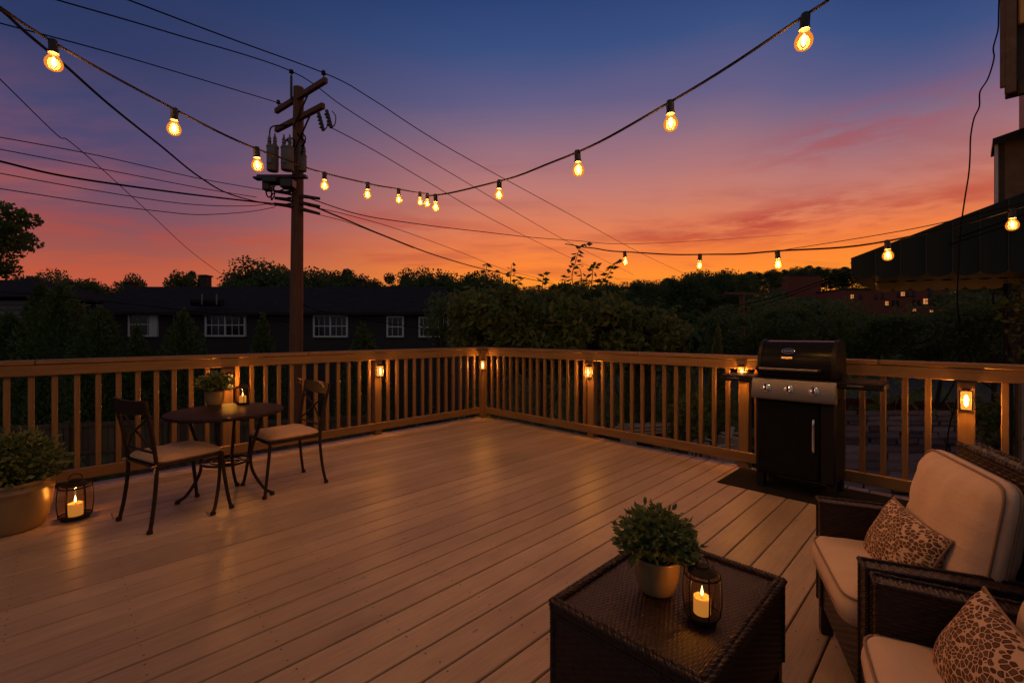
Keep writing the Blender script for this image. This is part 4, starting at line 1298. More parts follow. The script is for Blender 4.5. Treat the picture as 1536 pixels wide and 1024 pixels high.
wire([(150, -16), (192, 0), (340, 56), (496, 114), (560, 150), (680, 226), (850, 319), (960, 379), (1030, 412)], 6.5, 42, 0.011, 'highest power line, resting on the right tip of the upper crossarm')
wire([(60, -9), (85, 0), (250, 48), (437, 107), (515, 160), (600, 214), (690, 268), (845, 359), (950, 412)], 6.5, 42, 0.011, 'power line resting on the pin at the top of the pole')
wire([(-30, 27), (0, 35), (200, 89), (426, 157)], 6.4, 11.5, 0.010, 'power line from the top left to the left tip of the upper crossarm')
wire([(490, 188), (560, 225), (640, 272), (740, 330), (850, 384), (930, 420)], 10.4, 42, 0.010, 'power line leaving the fuse cutouts of the lower crossarm to the right')
wire([(-30, 3), (0, 14), (40, 50), (95, 96), (165, 158), (240, 218), (300, 266), (350, 293), (414, 309)], 2.6, 10.8, 0.010, 'twisted service cable passing behind the first string bulb to the pole')
wire([(-30, 92), (0, 119), (85, 202), (104, 212), (160, 260), (230, 325), (290, 380), (350, 424)], 7, 24, 0.009, 'thin steep wire falling from the left edge towards the house roof')
wire([(-30, 201), (0, 206), (150, 234), (300, 268), (414, 288)], 7, 10.8, 0.008, 'uppermost of the five wires from the left edge to the pole clamps')
wire([(-30, 219), (0, 224), (150, 253), (300, 282), (385, 296)], 7, 10.8, 0.008, 'second of the five wires from the left edge to the pole clamps')
wire([(-30, 235), (0, 242), (100, 265), (250, 287), (340, 298), (414, 306)], 7, 10.8, 0.018, 'thickest of the five wires from the left edge to the pole clamps')
wire([(-30, 254), (0, 260), (150, 287), (280, 306), (370, 309), (414, 304)], 7, 10.8, 0.008, 'fourth of the five wires from the left edge, just under the thick one')
wire([(-30, 278), (0, 283), (150, 306), (240, 317), (300, 322), (370, 318), (412, 311)], 7, 10.8, 0.008, 'lowest of the five wires from the left edge to the pole clamps')
wire([(462, 306), (520, 330), (580, 355), (660, 385), (740, 407), (835, 427)], 10.9, 34, 0.020, 'thick cable sagging from the pole clamps into the middle trees')
wire([(462, 309), (520, 322), (600, 345), (690, 378), (760, 405), (830, 423)], 10.9, 34, 0.009, 'thin wire sagging close above the thick cable right of the pole')
wire([(462, 297), (540, 322), (620, 335), (700, 345), (850, 360), (1000, 364), (1210, 350)], 10.9, 50, 0.012, 'nearly level wire from the pole clamps across the orange sky')
wire([(462, 318), (520, 333), (565, 350), (620, 372)], 10.9, 16, 0.008, 'short low wire leaving the lowest pole clamp to the right')
wire([(452, 455), (480, 466), (560, 481), (640, 494), (740, 508)], 11, 16, 0.010, 'dark wire crossing low in front of the house windows right of the pole')
wire([(-40, 434), (100, 446), (240, 461), (440, 484)], 12, 11, 0.010, 'dark wire crossing low in front of the house roof left of the pole')
wire([(980, 494), (1060, 470), (1160, 446), (1270, 408), (1400, 368), (1536, 322), (1600, 300)], 24, 4.4, 0.009, 'upper cable of the pair climbing right past the awning scallops')
wire([(985, 506), (1060, 482), (1160, 452), (1270, 412), (1400, 374), (1536, 331), (1600, 311)], 24, 4.3, 0.007, 'lower cable of the pair climbing right past the awning scallops')
wire([(1175, 375), (1290, 357), (1400, 337), (1536, 304), (1600, 288)], 7, 4.0, 0.005, 'thin wire rising right just above the lower string of bulbs')
# loose cable dangling from the eave
pts = [(1499, -20), (1498, 20), (1497, 45), (1490, 72), (1491, 88), (1482, 118), (1470, 138), (1469, 160), (1461, 178), (1456, 205), (1455, 235), (1453, 262), (1447, 300), (1441, 345), (1438, 400), (1436, 450), (1440, 490), (1444, 540), (1438, 590), (1424, 640), (1418, 690)]
path = smooth_path([pt(x, y, 4.7 + (0.25 if y > 450 else 0)) for x, y in pts], 5); o0 = path[0].copy()
o = MB().tube(path - o0, 0.0065, 6).build('hanging_cable', MAT['cable'], None, 180); o.location = tuple(float(v) for v in o0)
tag(o, 'loose kinked black cable dangling from the eave past the awning', 'cable')

# ------------------------------------------------------------------ house at the right with awning
Lc, Mc = pt(1277, 413, 6.0), pt(1314, 431, 7.7)
wd = np.array([0.935, -0.353, 0])
zb = 2.04
Lc[2] = Mc[2] = zb
# end of the near wing: hits the wall outside the frame
We = Lc + wd * 2.35; Wf = Mc + wd * 1.9
aw = thing('awning', 'dark green scalloped awning with valance coloured as if lit gold on the house at right', 'awning', Lc)
al_ = lambda p: np.asarray(p, float) - Lc
zt = lambda s: 2.27 + s * 0.395               # top slope of the near wing
mb = MB()
npan, spw = 9, 0.262
for k in range(npan):                           # each panel between two seams, scalloped below
    s0, s1 = k * spw, (k + 1) * spw
    q = np.linspace(0, 1, 9)
    rows = []
    for f in q:
        s = s0 + f * spw
        bz = zb + 0.0 - 0.055 * math.sin(math.pi * f) ** 0.6
        bulge = np.array([-wd[1], wd[0], 0]) * -0.018 * math.sin(math.pi * f)
        base = Lc + wd * s + bulge
        rows.append([al_([base[0], base[1], bz + (zt(s) - bz) * g_]) for g_ in np.linspace(0, 1, 6)])
    mb.grid(np.array(rows))
fo = mb.build('side_wing', MAT['awning'], aw, 60)
mb = MB()
for k in range(npan + 1):
    s = k * spw; b0 = Lc + wd * s - np.array([-wd[1], wd[0], 0]) * .006
    mb.tube([al_([b0[0], b0[1], zb]), al_([b0[0], b0[1], zt(s)])], 0.006, 5)
mb.build('seam', m_noise('seam_webbing', (0.03, 0.035, 0.03), (0.05, 0.055, 0.05), 30, 0.7), fo)
# sloping roof canvas from the front edge to the wall
a, b_ = np.array([Lc[0], Lc[1], zt(0)]), np.array([Mc[0], Mc[1], zt(0)])
c_, d_ = We.copy(), Wf.copy(); c_[2] = zt(2.35); d_[2] = zt(2.35)
g_ = np.array([[a + (c_ - a) * u_ + ((b_ + (d_ - b_) * u_) - (a + (c_ - a) * u_)) * v_ for v_ in np.linspace(0, 1, 5)] for u_ in np.linspace(0, 1, 5)])
mb = MB().grid(g_ - Lc); mb.grid((g_ - Lc - np.array([0, 0, .012]))[::-1]); mb.build('canopy', MAT['awning'], aw)


def scallops(A, B, z1, z0, w_, mat, name):
    d = (B - A); L = np.linalg.norm(d[:2]); d = d / L; m_ = MB(); n_ = int(L / w_)
    for k in range(n_):
        rows = []
        for f in np.linspace(0, 1, 9):
            s = (k + f) * w_; bz = z0 - 0.05 * math.sin(math.pi * f) ** .6
            p = A + d * s + np.array([d[1], -d[0], 0]) * 0.012 * math.sin(math.pi * f)
            rows.append([al_([p[0], p[1], z1]), al_([p[0], p[1], (z1 + bz) / 2]), al_([p[0], p[1], bz])])
        m_.grid(np.array(rows))
    return m_.build(name, mat, aw, 60)


scallops(Lc, Mc, zt(0), zb - .02, 0.235, MAT['valance'], 'front_valance')
scallops(Mc, Mc + wd * 2.2, zt(0) + .1, zb - .02, 0.235, MAT['valance'], 'far_valance')
m_ = MB(); m_.tube([al_(Mc + [0, 0, .1]), al_(Mc + wd * 2.2 + [0, 0, .1])], .012, 6); m_.tube([al_(Lc + [0, 0, .16]), al_(Mc + [0, 0, .1])], .012, 6); m_.build('valance_rod', MAT['blackmetal'], aw)

hs = thing('neighbour_house', 'house cut by the right edge with old trim and a bay window', 'house', (7.6, 5.4, GZ))
ho = np.array([7.6, 5.4, GZ]); hl = lambda p: np.asarray(p, float) - ho
# the house stands square to the deck boards: its faces run along ha and hb
HA, HB = np.array([math.sqrt(.5), math.sqrt(.5), 0]), np.array([math.sqrt(.5), -math.sqrt(.5), 0])
HM = np.stack([HA, HB * -1, [0, 0, 1.0]], 1)


def hbox(x, D, y0, y1, la, lb, mat, name, par=None, b=0.01, da=0.0, db=0.0):
    """box whose corner nearest the camera's left stands at column x, depth D; la deep, lb wide"""
    p, z1 = pt(x, y1, D), pt(x, y0, D)[2]
    p = p + HA * da + HB * db
    c = p + HA * la / 2 + HB * lb / 2; c[2] = (p[2] + z1) / 2
    return MB().box(hl(c), (la, lb, z1 - p[2]), b, M=HM).build(name, MAT[mat], par or hs)


hbox(1556, 6.6, -330, 905, 3.2, 4.0, 'siding', 'wall')
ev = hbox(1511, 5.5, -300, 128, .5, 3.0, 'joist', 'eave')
hbox(1500, 5.45, -300, 132, .05, .05, 'housetrim', 'corner_board')
hbox(1507, 5.42, -300, 141, .05, .10, 'housetrim', 'corner_board')
hbox(1528, 5.38, -300, 36, .05, .5, 'valance', 'wall_panel')
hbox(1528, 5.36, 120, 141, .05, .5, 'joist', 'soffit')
bw0 = hbox(1493, 6.4, 214, 345, .45, 2.6, 'housetrim', 'bay_window')
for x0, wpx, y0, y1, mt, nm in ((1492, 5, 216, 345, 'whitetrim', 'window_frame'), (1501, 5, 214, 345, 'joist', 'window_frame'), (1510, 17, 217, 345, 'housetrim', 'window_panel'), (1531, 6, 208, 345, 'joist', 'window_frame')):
    hbox(x0, 6.36 - .001 * wpx, y0, y1, .035, wpx / F * 6.36 * 0.75, mt, nm, bw0, .003)
m_ = MB(); c0 = pt(1489, 208, 6.3); n0, n1 = hl(c0), hl(c0 + HB * 2.6 + [0, 0, .55])
n2, n3 = n1 + HA * .7, n0 + HA * .7
m_.add([n0, n1, n2, n3] + [q - np.array([0, 0, .07]) for q in (n0, n1, n2, n3)], [[0, 1, 2, 3], [4, 7, 6, 5], [0, 4, 5, 1], [1, 5, 6, 2], [2, 6, 7, 3], [3, 7, 4, 0]])
m_.add([n0 - np.array([0, 0, .07]) - HA * 0, n1 - np.array([0, 0, .07]), n1 - np.array([0, 0, .62]), n0 - np.array([0, 0, .09])], [[0, 1, 2, 3]])
m_.build('bay_roof', MAT['blackmetal'], hs, 0)
for x, wpx, mt in ((1512, 9, 'blackmetal'), (1527, 3, 'housetrim'), (1532, 6, 'siding')):
    a, c = pt(x, 900, 6.0), pt(x, 425, 6.0)
    MB().box(hl((a[0], 6.0, (a[2] + c[2]) / 2)), (wpx / F * 6, .06, c[2] - a[2]), .006).build('porch_post', MAT[mt], hs)

# ------------------------------------------------------------------ dark row house across the yard
HD = 22.0
rh = thing('row_house', 'long dark house with black roof and white framed windows behind the pole', 'house', (*(pt(370, 499, HD)[:2]), GZ))
ro = np.array([pt(370, 499, HD)[0], HD, GZ]); rl = lambda p: np.asarray(p, float) - ro
xL, xR = pt(88, 499, HD)[0], pt(682, 499, HD)[0]
ze, zr = pt(0, 465, HD)[2], pt(0, 430, HD + 4)[2]
MB().box(rl(((xL + xR) / 2, HD + 4.05, (ze + GZ) / 2 - .2)), (xR - xL - .3, 8.0, ze - GZ + .1)).build('wall', MAT['housewall'], rh, 0)
m_ = MB()
yo = HD - .35
A_ = [(xL - .3, yo, ze - .1), (xR + .3, yo, ze - .1), (xR - 1.2, HD + 4, zr), (xL + .8, HD + 4, zr), (xL - .3, HD + 8.4, ze - .1), (xR + .3, HD + 8.4, ze - .1)]
A_ = [rl(p) for p in A_]; Bd = [p - np.array([0, 0, .14]) for p in A_]
m_.add(A_ + Bd, [[0, 1, 2, 3], [3, 2, 5, 4], [1, 5, 2], [0, 3, 4], [6, 7, 1, 0], [7, 11, 5, 1], [10, 6, 0, 4], [6, 10, 11, 7]])
rf = m_.build('roof', MAT['roof'], rh, 0)
for x, y0, y1, D in ((309, 414, 436, HD + 4.3), (541, 420, 440, HD + 4.3), (196, 424, 436, HD + 4.4)):
    a, c = pt(x - 4.5, y1 + 8, D), pt(x + 4.5, y0, D)
    m_ = MB(); m_.box(rl((a + c) / 2), (c[0] - a[0], .5, c[2] - a[2]), .02); m_.box(rl(((a[0] + c[0]) / 2, D, c[2])), ((c[0] - a[0]) * 1.3, .62, .09), .01); m_.build('chimney', MAT['housewall'], rf)
# roof-top duct and cable loops
m_ = MB(); a = pt(289, 453, HD - .25); m_.tube(rl(np.array([a, pt(333, 454, HD - .25)])), .19, 14); m_.build('duct', MAT['grillpaint'], rh)
for x in (303, 325): MB().tube(rl(np.array([pt(x, 441, HD - .47), pt(x, 457, HD - .47)])), .035, 6).build('vent_pipe', MAT['transformer'], rh)
wv_ = HD - .0
for x0, x1, y0, y1, nn in ((193, 237, 468, 505, 1), (308, 369, 470, 505, 2), (470, 522, 472, 506, 2), (580, 606, 474, 506, 1), (628, 673, 475, 506, 2)):
    a, c = pt(x0, y1, HD), pt(x1, y0, HD); w_, h_ = c[0] - a[0], c[2] - a[2]
    cx_, cz_ = (a[0] + c[0]) / 2, (a[2] + c[2]) / 2
    m_ = MB(); fw = .085
    for sx_ in (-1, 1): m_.box(rl((cx_ + sx_ * (w_ / 2 - fw / 2), HD - .0, cz_)), (fw, .12, h_), .008)
    for sz_ in (-1, 1): m_.box(rl((cx_, HD - .003, cz_ + sz_ * (h_ / 2 - fw / 2))), (w_ - 2 * fw, .116, fw), .008)
    m_.box(rl((cx_, HD - .006, cz_)), (w_ - 2 * fw, .08, .05), .005)
    if nn == 2: m_.box(rl((cx_, HD - .012, cz_)), (.075, .1, h_ - 2 * fw), .005)
    wd_ = w_ / nn
    for q in range(nn * 3):
        if (q + 1) % 3: m_.box(rl((cx_ - w_ / 2 + (q + 1) * wd_ / 3, HD - .01, cz_)), (.022, .05, h_ - 2 * fw))
    if x0 == 193: m_.box(rl((cx_ + w_ / 2 - .22, HD - .03, cz_)), (.36, .05, h_ - .1), .004)
    fr_o = m_.build('window', MAT['whitetrim'], rh)
    MB().box(rl((cx_, HD + .02, cz_)), (w_ - .1, .06, h_ - .1)).build('pane', MAT['pane'], fr_o, 0)
# pale siding house at the far left
lh = thing('pale_house', 'pale sided house end at the far left behind the shrubs', 'house', (*(pt(10, 499, 20)[:2]), GZ))
lo_ = np.array([*pt(10, 499, 20)[:2], GZ]); ll = lambda p: np.asarray(p, float) - lo_
a, c = pt(-140, 600, 20), pt(52, 446, 20)
m_ = MB()
for k in range(26):
    z0 = GZ + .3 + k * .22
    if z0 < c[2]: m_.box(ll(((a[0] + c[0]) / 2, 23.0, z0)), (c[0] - a[0], 6.0 - .0, .20), .012)
m_.build('wall', MAT['whitesiding'], lh)
m_ = MB(); z0 = c[2]
A_ = [ll(p) for p in ((a[0], 19.6, z0), (c[0] + .3, 19.6, z0), (c[0] + .3, 26, z0), (a[0], 26, z0), (a[0], 22.8, z0 + 1.1), (c[0] - 2.6, 22.8, z0 + 1.1))]
m_.add(A_, [[0, 1, 5, 4], [1, 2, 5], [2, 3, 4, 5], [0, 3, 2, 1]]); m_.build('roof', MAT['roof'], lh, 0)

# ------------------------------------------------------------------ brick apartment blocks on the hill
def apartments(x0, x1, y0, y1, D, label, wins, rot=0.0):
    a, c = pt(x0, y1, D), pt(x1, y0, D)
    b0 = np.array([(a[0] + c[0]) / 2, D, a[2]])
    th = thing('apartment_building', label, 'building', b0, rot, 'brick apartment blocks on the hillside')
    w_, h_ = c[0] - a[0], c[2] - a[2]
    MB().box((0, 7, h_ / 2 - 5), (w_, 14, h_ + 10)).build('wall', MAT['brick'], th, 0)
    m_ = MB(); m_.box((0, 7, h_ + .15), (w_ + .5, 14.5, .5)); m_.build('roof', MAT['housewall'], th, 0)
    for (px, py, ww, wh, lit) in wins:
        p = pt(px, py, D) - b0
        fo = MB().box((p[0], -.05, p[2]), (ww / F * D, .2, wh / F * D)).build('window', MAT['litpane'] if lit else MAT['pane'], th, 0)
        m_ = MB(); m_.box((p[0], -.17, p[2]), (.12, .06, wh / F * D)); m_.box((p[0], -.165, p[2]), (ww / F * D, .05, .12)); m_.box((p[0], -.2, p[2] - wh / F * D / 2 - .1), (ww / F * D + .4, .35, .2)); m_.build('window_frame', MAT['housewall'], fo, 0)
    return th


r_ = np.random.default_rng(9)
wins = [(1278, 445, 4, 6, True), (1291, 444, 4, 6, False), (1314, 444, 4, 7, False), (1324, 443, 4, 7, False), (1348, 441, 4, 7, False), (1354, 441, 5, 6, True), (1362, 440, 4, 7, False), (1370, 440, 4, 8, False), (1396, 439, 6, 9, False),
        (1330, 455, 4, 6, True), (1340, 454, 4, 7, False), (1346, 454, 4, 7, False), (1371, 453, 4, 7, False), (1378, 453, 4, 6, False), (1388, 452, 6, 8, True), (1371, 465, 5, 4, True), (1397, 466, 4, 4, True), (1412, 453, 4, 6, False), (1411, 466, 4, 4, True)]
apartments(1268, 1425, 434, 484, 150, 'brick apartment block with several lit windows below the awning', wins)
apartments(1182, 1232, 413, 470, 190, 'plain windowless brick block between hill trees left of the awning', [])
apartments(1085, 1120, 420, 450, 200, 'small dark brick block behind the distant utility pole', [])

# ------------------------------------------------------------------ fences, shed and clutter in the yards
def board_fence(A, B, z0, z1, mat, label, bwid=.14):
    A, B = np.asarray(A, float), np.asarray(B, float); d = B - A; L = np.linalg.norm(d); ang_ = math.atan2(d[1], d[0])
    th = thing('wooden_fence', label, 'fence', (A[0], A[1], z0), ang_, 'board fences in the yards')
    m_ = MB(); n_ = int(L / (bwid + .012)); rr = np.random.default_rng(int(L * 10))
    for k in range(n_):
        m_.box((k * (bwid + .012) + bwid / 2, rr.uniform(-.006, .006), (z1 - z0) / 2 - .02 + rr.uniform(-.012, .012)), (bwid, .022, z1 - z0), .004)
    m_.build('board_panel', mat, th)
    for zz_ in (.35, (z1 - z0) * .55, z1 - z0 - .12):
        MB().box((L / 2, -.035, zz_), (L, .04, .09), .004).build('rail', mat, th)
    for k in np.arange(0, L + .1, 2.4):
        MB().box((k, -.06, (z1 - z0) / 2), (.1, .1, z1 - z0 + .1), .006).build('post', mat, th)


a, b_ = pt(-60, 499, 12.4), pt(330, 499, 14.2)
board_fence(a[:2], b_[:2], GZ - .1, -1.3, MAT['fence'], 'brown board fence seen through the left railing behind the bistro chair')
a, b_ = pt(335, 499, 14.2), pt(560, 499, 15.5)
board_fence(a[:2], b_[:2], GZ - .1, -1.5, MAT['fence'], 'brown board fence seen through the left railing right of the bistro table')
a, b_ = pt(1215, 499, 14.5), pt(1620, 499, 12.6)
board_fence(a[:2], b_[:2], GZ - .1, -.75, MAT['redfence'], 'dark red board fence behind the slate shed roof')
a, b_ = pt(880, 499, 11.5), pt(1130, 499, 10.6)
board_fence(a[:2], b_[:2], GZ - .1, -1.15, MAT['redfence'], 'dark red board fence seen through the right railing left of the grill')

# shed with slate roof, right of the grill, below the deck
q0, q1, q2, q3 = pt(1180, 735, 7.2), pt(1560, 745, 6.3), pt(1500, 618, 11.0), pt(1215, 618, 11.6)
sh = thing('garden_shed', 'low shed with rough slate roof behind the railing right of the grill', 'shed', (*(((q0 + q1 + q2 + q3) / 4)[:2]), GZ))
so_ = np.array([sh.location[0], sh.location[1], GZ]); sl = lambda p: np.asarray(p, float) - so_
m_ = MB(); rr = np.random.default_rng(4)
m_.add([sl(q - np.array([0, 0, .05])) for q in (q0, q1, q2, q3)], [[0, 1, 2, 3]])
for i in range(11):
    v = i / 11
    L0, R0 = q0 + (q3 - q0) * v, q1 + (q2 - q1) * v
    L1, R1 = q0 + (q3 - q0) * (v + .12), q1 + (q2 - q1) * (v + .12)
    u = -.02 * rr.random()
    while u < 0.97:
        du = rr.uniform(.07, .13); u1 = min(1, u + du)
        P4 = [L0 + (R0 - L0) * u, L0 + (R0 - L0) * (u1 - .006), L1 + (R1 - L1) * (u1 - .006), L1 + (R1 - L1) * u]
        jit = rr.uniform(-.02, .035, 4); up_ = np.array([0, 0, 1.0])
        T4 = [p + up_ * (.045 * (1 if k < 2 else .1) + jit[k] * .6) + np.append(rr.uniform(-.02, .02, 2), 0) for k, p in enumerate(P4)]
        B4 = [p - up_ * .04 for p in T4]
        m_.add([sl(p) for p in T4 + B4], [[0, 1, 2, 3], [4, 7, 6, 5], [0, 4, 5, 1], [1, 5, 6, 2], [2, 6, 7, 3], [3, 7, 4, 0]])
        u = u1
m_.build('roof', MAT['slate'], sh, 0)
m_ = MB(); q = [sl((p[0], p[1], z)) for z in (GZ, ) for p in (q0, q1, q2, q3)] + [sl(p - np.array([0, 0, .12])) for p in (q0, q1, q2, q3)]
m_.add(q, [[0, 1, 5, 4], [1, 2, 6, 5], [2, 3, 7, 6], [3, 0, 4, 7]]); m_.build('wall', MAT['redfence'], sh, 0)
# pile of pale boards
c = pt(968, 640, 9.6); lp = thing('lumber_pile', 'pile of pale boards in the yard behind the right railing', 'lumber', c, .25)
m_ = MB()
for k in range(9): m_.box((rr.uniform(-.1, .1), -.25 + .16 * (k % 4) + rr.uniform(-.02, .02), -.06 + .07 * (k // 4)), (1.25 + rr.uniform(-.2, .2), .14, .05), .006, M=rotz(rr.uniform(-.06, .06)))
m_.build('boards', MAT['lumber'], lp)
m_ = MB(); m_.box((-.4, 0, -.1 - (c[2] - GZ) / 2), (.12, .5, c[2] - GZ - .0), .01); m_.box((.4, 0, -.1 - (c[2] - GZ) / 2), (.12, .5, c[2] - GZ), .01); m_.build('trestle', MAT['lumber'], lp)
for k, (x, y, D) in enumerate(((1050, 655, 8.6), (1085, 668, 8.2), (1095, 648, 8.8))):
    c = pt(x, y, D); o = MB(); o.box((0, 0, 0), (.55, .12, .03), .005, M=rotz(.5 * k) @ rotax('Y', .3 - .25 * k)); o.box((.1, .15, -.05), (.4, .1, .03), .005, M=rotz(1 - .5 * k))
    o.box((0, .05, -.06 - (c[2] - GZ) / 2), (.3, .3, c[2] - GZ - .06), .01)
    ob = o.build('scrap_wood_stack', MAT['lumber'], None); ob.location = tuple(float(v) for v in c)
    tag(ob, ['scrap wood stack furthest left of the three beside the grill', 'lowest scrap wood stack of the three beside the grill', 'scrap wood stack furthest right of the three beside the grill'][k], 'scrap wood', 'scrap wood heaps beyond the right railing')

# ------------------------------------------------------------------ trees and shrubs
def place(tree, p, sc, rz, label, cat='tree', group=None):
    tree.location = tuple(float(v) for v in p); tree.rotation_euler = (0, 0, rz)
    tree.scale = (sc, sc, sc) if np.isscalar(sc) else tuple(sc)
    return tag(tree, label, cat, group)


FARG = 'trees on the skyline behind the row house'
# prototypes for the skyline trees (about 10 m tall)
protos = [make_tree(100 + i, 10, rd, zc, nc, int(nl * 1.6), .27, cr, MAT['leaffar'], .18, nm, 12, -0.6, .5) for i, (rd, zc, nc, nl, cr, nm) in enumerate([
    ((3.6, 3.6, 3.2), 6.4, 60, 8000, 1.15, 'broadleaf_tree'), ((2.8, 2.8, 3.6), 6.2, 46, 6500, 1.0, 'broadleaf_tree'), ((4.6, 4.2, 2.8), 6.6, 70, 9000, 1.2, 'broadleaf_tree'), ((3.0, 3.0, 3.0), 6.6, 26, 4200, .95, 'broadleaf_tree'),
    ((2.0, 2.0, 4.0), 5.6, 40, 5000, .8, 'broadleaf_tree')])]
used = set()


def tree_at(x, ytop, D, i, wk=1.0, label=None, group=None, ground=None):
    """copy of prototype i whose top reaches pixel row ytop at column x"""
    p = pt(x, ytop, D); gz = hill(p[0], p[1]) if ground is None else ground
    tops = [9.9, 10.2, 9.7, 9.8, 9.9]
    k = (p[2] - gz) / tops[i]
    o = protos[i] if i not in used else copy_tree(protos[i])
    used.add(i)
    return place(o, (p[0], p[1], gz - .1), (k * wk, k * wk, k), rng.uniform(0, 6), label, 'tree', group)


ROWL = 'dark leafy tree silhouetted on the skyline behind the long dark house'
for x, y, D, i, wk in ((20, 408, 36, 2, 1.1), (95, 404, 40, 0, .8), (60, 412, 34, 1, .9), (140, 416, 42, 2, .8), (205, 414, 46, 3, .7), (268, 408, 44, 3, .7), (290, 404, 48, 1, .6), (352, 415, 46, 3, .5),
                       (398, 390, 40, 0, 1.0), (440, 396, 42, 2, .9), (478, 398, 40, 2, .9), (520, 402, 43, 1, .8), (548, 414, 40, 3, .7),
                       (603, 406, 38, 3, .75), (572, 422, 45, 2, 1.0), (628, 420, 44, 2, 1.0), (500, 412, 44, 0, 1.0), (666, 412, 43, 1, .9), (705, 416, 44, 2, 1.0), (640, 400, 37, 0, .75), (688, 401, 39, 2, .95), (724, 408, 42, 0, .9), (766, 424, 46, 2, .8)):
    tree_at(x, y, D, i, wk, ROWL, FARG)
HILL = 'distant tree in the wooded hillside on the right under the orange sky'
HG = 'trees on the wooded hillside'
for x, y, D in ((800, 428, 90), (835, 425, 100), (870, 420, 105), (905, 424, 100), (940, 418, 110), (975, 420, 120), (1005, 416, 118), (1032, 407, 90), (1052, 411, 120), (1072, 402, 95), (1100, 408, 150), (1128, 406, 170), (1152, 403, 180), (1175, 404, 200), (1196, 399, 205), (1218, 397, 215),
                 (1240, 401, 215), (1262, 400, 215), (1284, 402, 210), (1320, 405, 210), (1360, 408, 210), (1400, 410, 210), (1450, 412, 210), (1500, 415, 210)):
    tree_at(x, y, D, int(rng.integers(0, 3)), rng.uniform(.9, 1.25), HILL, HG)
for x, y, D in ((1436, 436, 118), (1458, 440, 104), (1482, 436, 112), (1505, 440, 100), (1530, 434, 110), (1552, 430, 120), (1470, 430, 150), (1520, 428, 160)):
    tree_at(x, y, D, int(rng.integers(0, 3)), 1.25, HILL, HG)
for k in range(56):
    D = rng.uniform(60, 135); x = rng.uniform(800, 1560)
    y = np.interp(x, [800, 1000, 1100, 1250, 1560], [446, 440, 447, 462, 474]) + (135 - D) * .30 + rng.uniform(-6, 8)
    if 1262 < x < 1425 and D < 150: y = max(y, 472)
    tree_at(x, y, D, int(rng.integers(0, 4)), rng.uniform(.95, 1.35), HILL, HG)

for pr in [p_ for i, p_ in enumerate(protos) if i not in used]:
    tree_at(1580, 430, 120, protos.index(pr), 1, HILL, HG)

# tree at the left edge, close to the pole
lt = make_tree(61, 9, (3.0, 2.2, 1.55), 7.1, 52, 13000, .17, .60, MAT['leafdark'], .16, 'broadleaf_tree', 14, -0.9, .45)
p = pt(-104, 348, 16); place(lt, (p[0], p[1], GZ), 1, .4, 'leafy dark tree reaching in at the left edge below the wires', 'tree')
lt.location.z = p[2] - 7.1

# shrubs behind the left railing: upright, feathery
def shrub(seed, p, r_, h, n, leaf, label, mat='leafdark', nm='shrub', group=None, cone=0.5):
    rr = np.random.default_rng(seed)
    th = thing(nm, label, 'shrub', p, 0, group)
    z = rr.random(n) ** .8; a_ = rr.uniform(0, 2 * math.pi, n)
    lump = 1 + .25 * np.sin(a_ * 3 + seed) * np.cos(z * 7 + seed) + .15 * np.sin(a_ * 7 + z * 13)
    rad_ = r_ * (1 - cone * z ** 1.5) * np.sqrt(1.001 - z ** 6) * lump * (rr.random(n) ** .35)
    Pn = np.stack([rad_ * np.cos(a_), rad_ * np.sin(a_), z * h + rr.normal(size=n) * leaf], 1)
    D_ = np.stack([np.cos(a_) * .6, np.sin(a_) * .6, np.full(n, .9)], 1)
    V, Q = leaf_quads(Pn, leaf, leaf * .42, rr, .2, D_)
    m_ = MB().add(V, Q)
    m_.build('foliage', MAT[mat], th, 0)
    MB().tube([(0, 0, -.1), (0, 0, h * .7)], [r_ * .07, r_ * .02], 6).build('trunk', MAT['bark'], th)
    return th


for sd, x, yt, D, r_, label in ((1, 92, 436, 16.0, 1.7, 'wide feathery shrub left of the single house window'), (2, 150, 470, 15.6, 1.3, 'lower rounded shrub just left of the single house window'), (3, 14, 478, 15.8, 1.2, 'feathery shrub at the left edge in front of the pale house'),
                                (4, 275, 475, 16.5, 1.1, 'pointed shrub between the single and the double house window'), (5, 395, 482, 17, .95, 'pointed shrub just left of the utility pole below the roof'), (6, 205, 498, 15.8, 1.0, 'low shrub directly below the single house window'),
                                (7, 62, 432, 17.5, 1.1, 'tall narrow shrub top rising before the house wall at left'), (14, 545, 497, 17.5, 1.1, 'low shrub below the windows right of the utility pole'),
                                (8, 1020, 497, 9.6, .62, 'bright pointed conifer top just above the right railing, left of the smaller conifer'), (9, 1077, 502, 9.4, .48, 'small pointed conifer top just left of the grill above the railing'), (10, 960, 508, 10.5, .8, 'dark low bush above the railing beside the two conifer tops')):
    p = pt(x, yt, D); h = p[2] - GZ
    shrub(sd, (p[0], p[1], GZ), r_, h, int(5200 * r_ + 2500), .15 if D > 11 else .10, label, 'leafdark' if sd < 8 or sd > 9 else 'leafnear', 'shrub', None, .62 if r_ > 1 else .8)

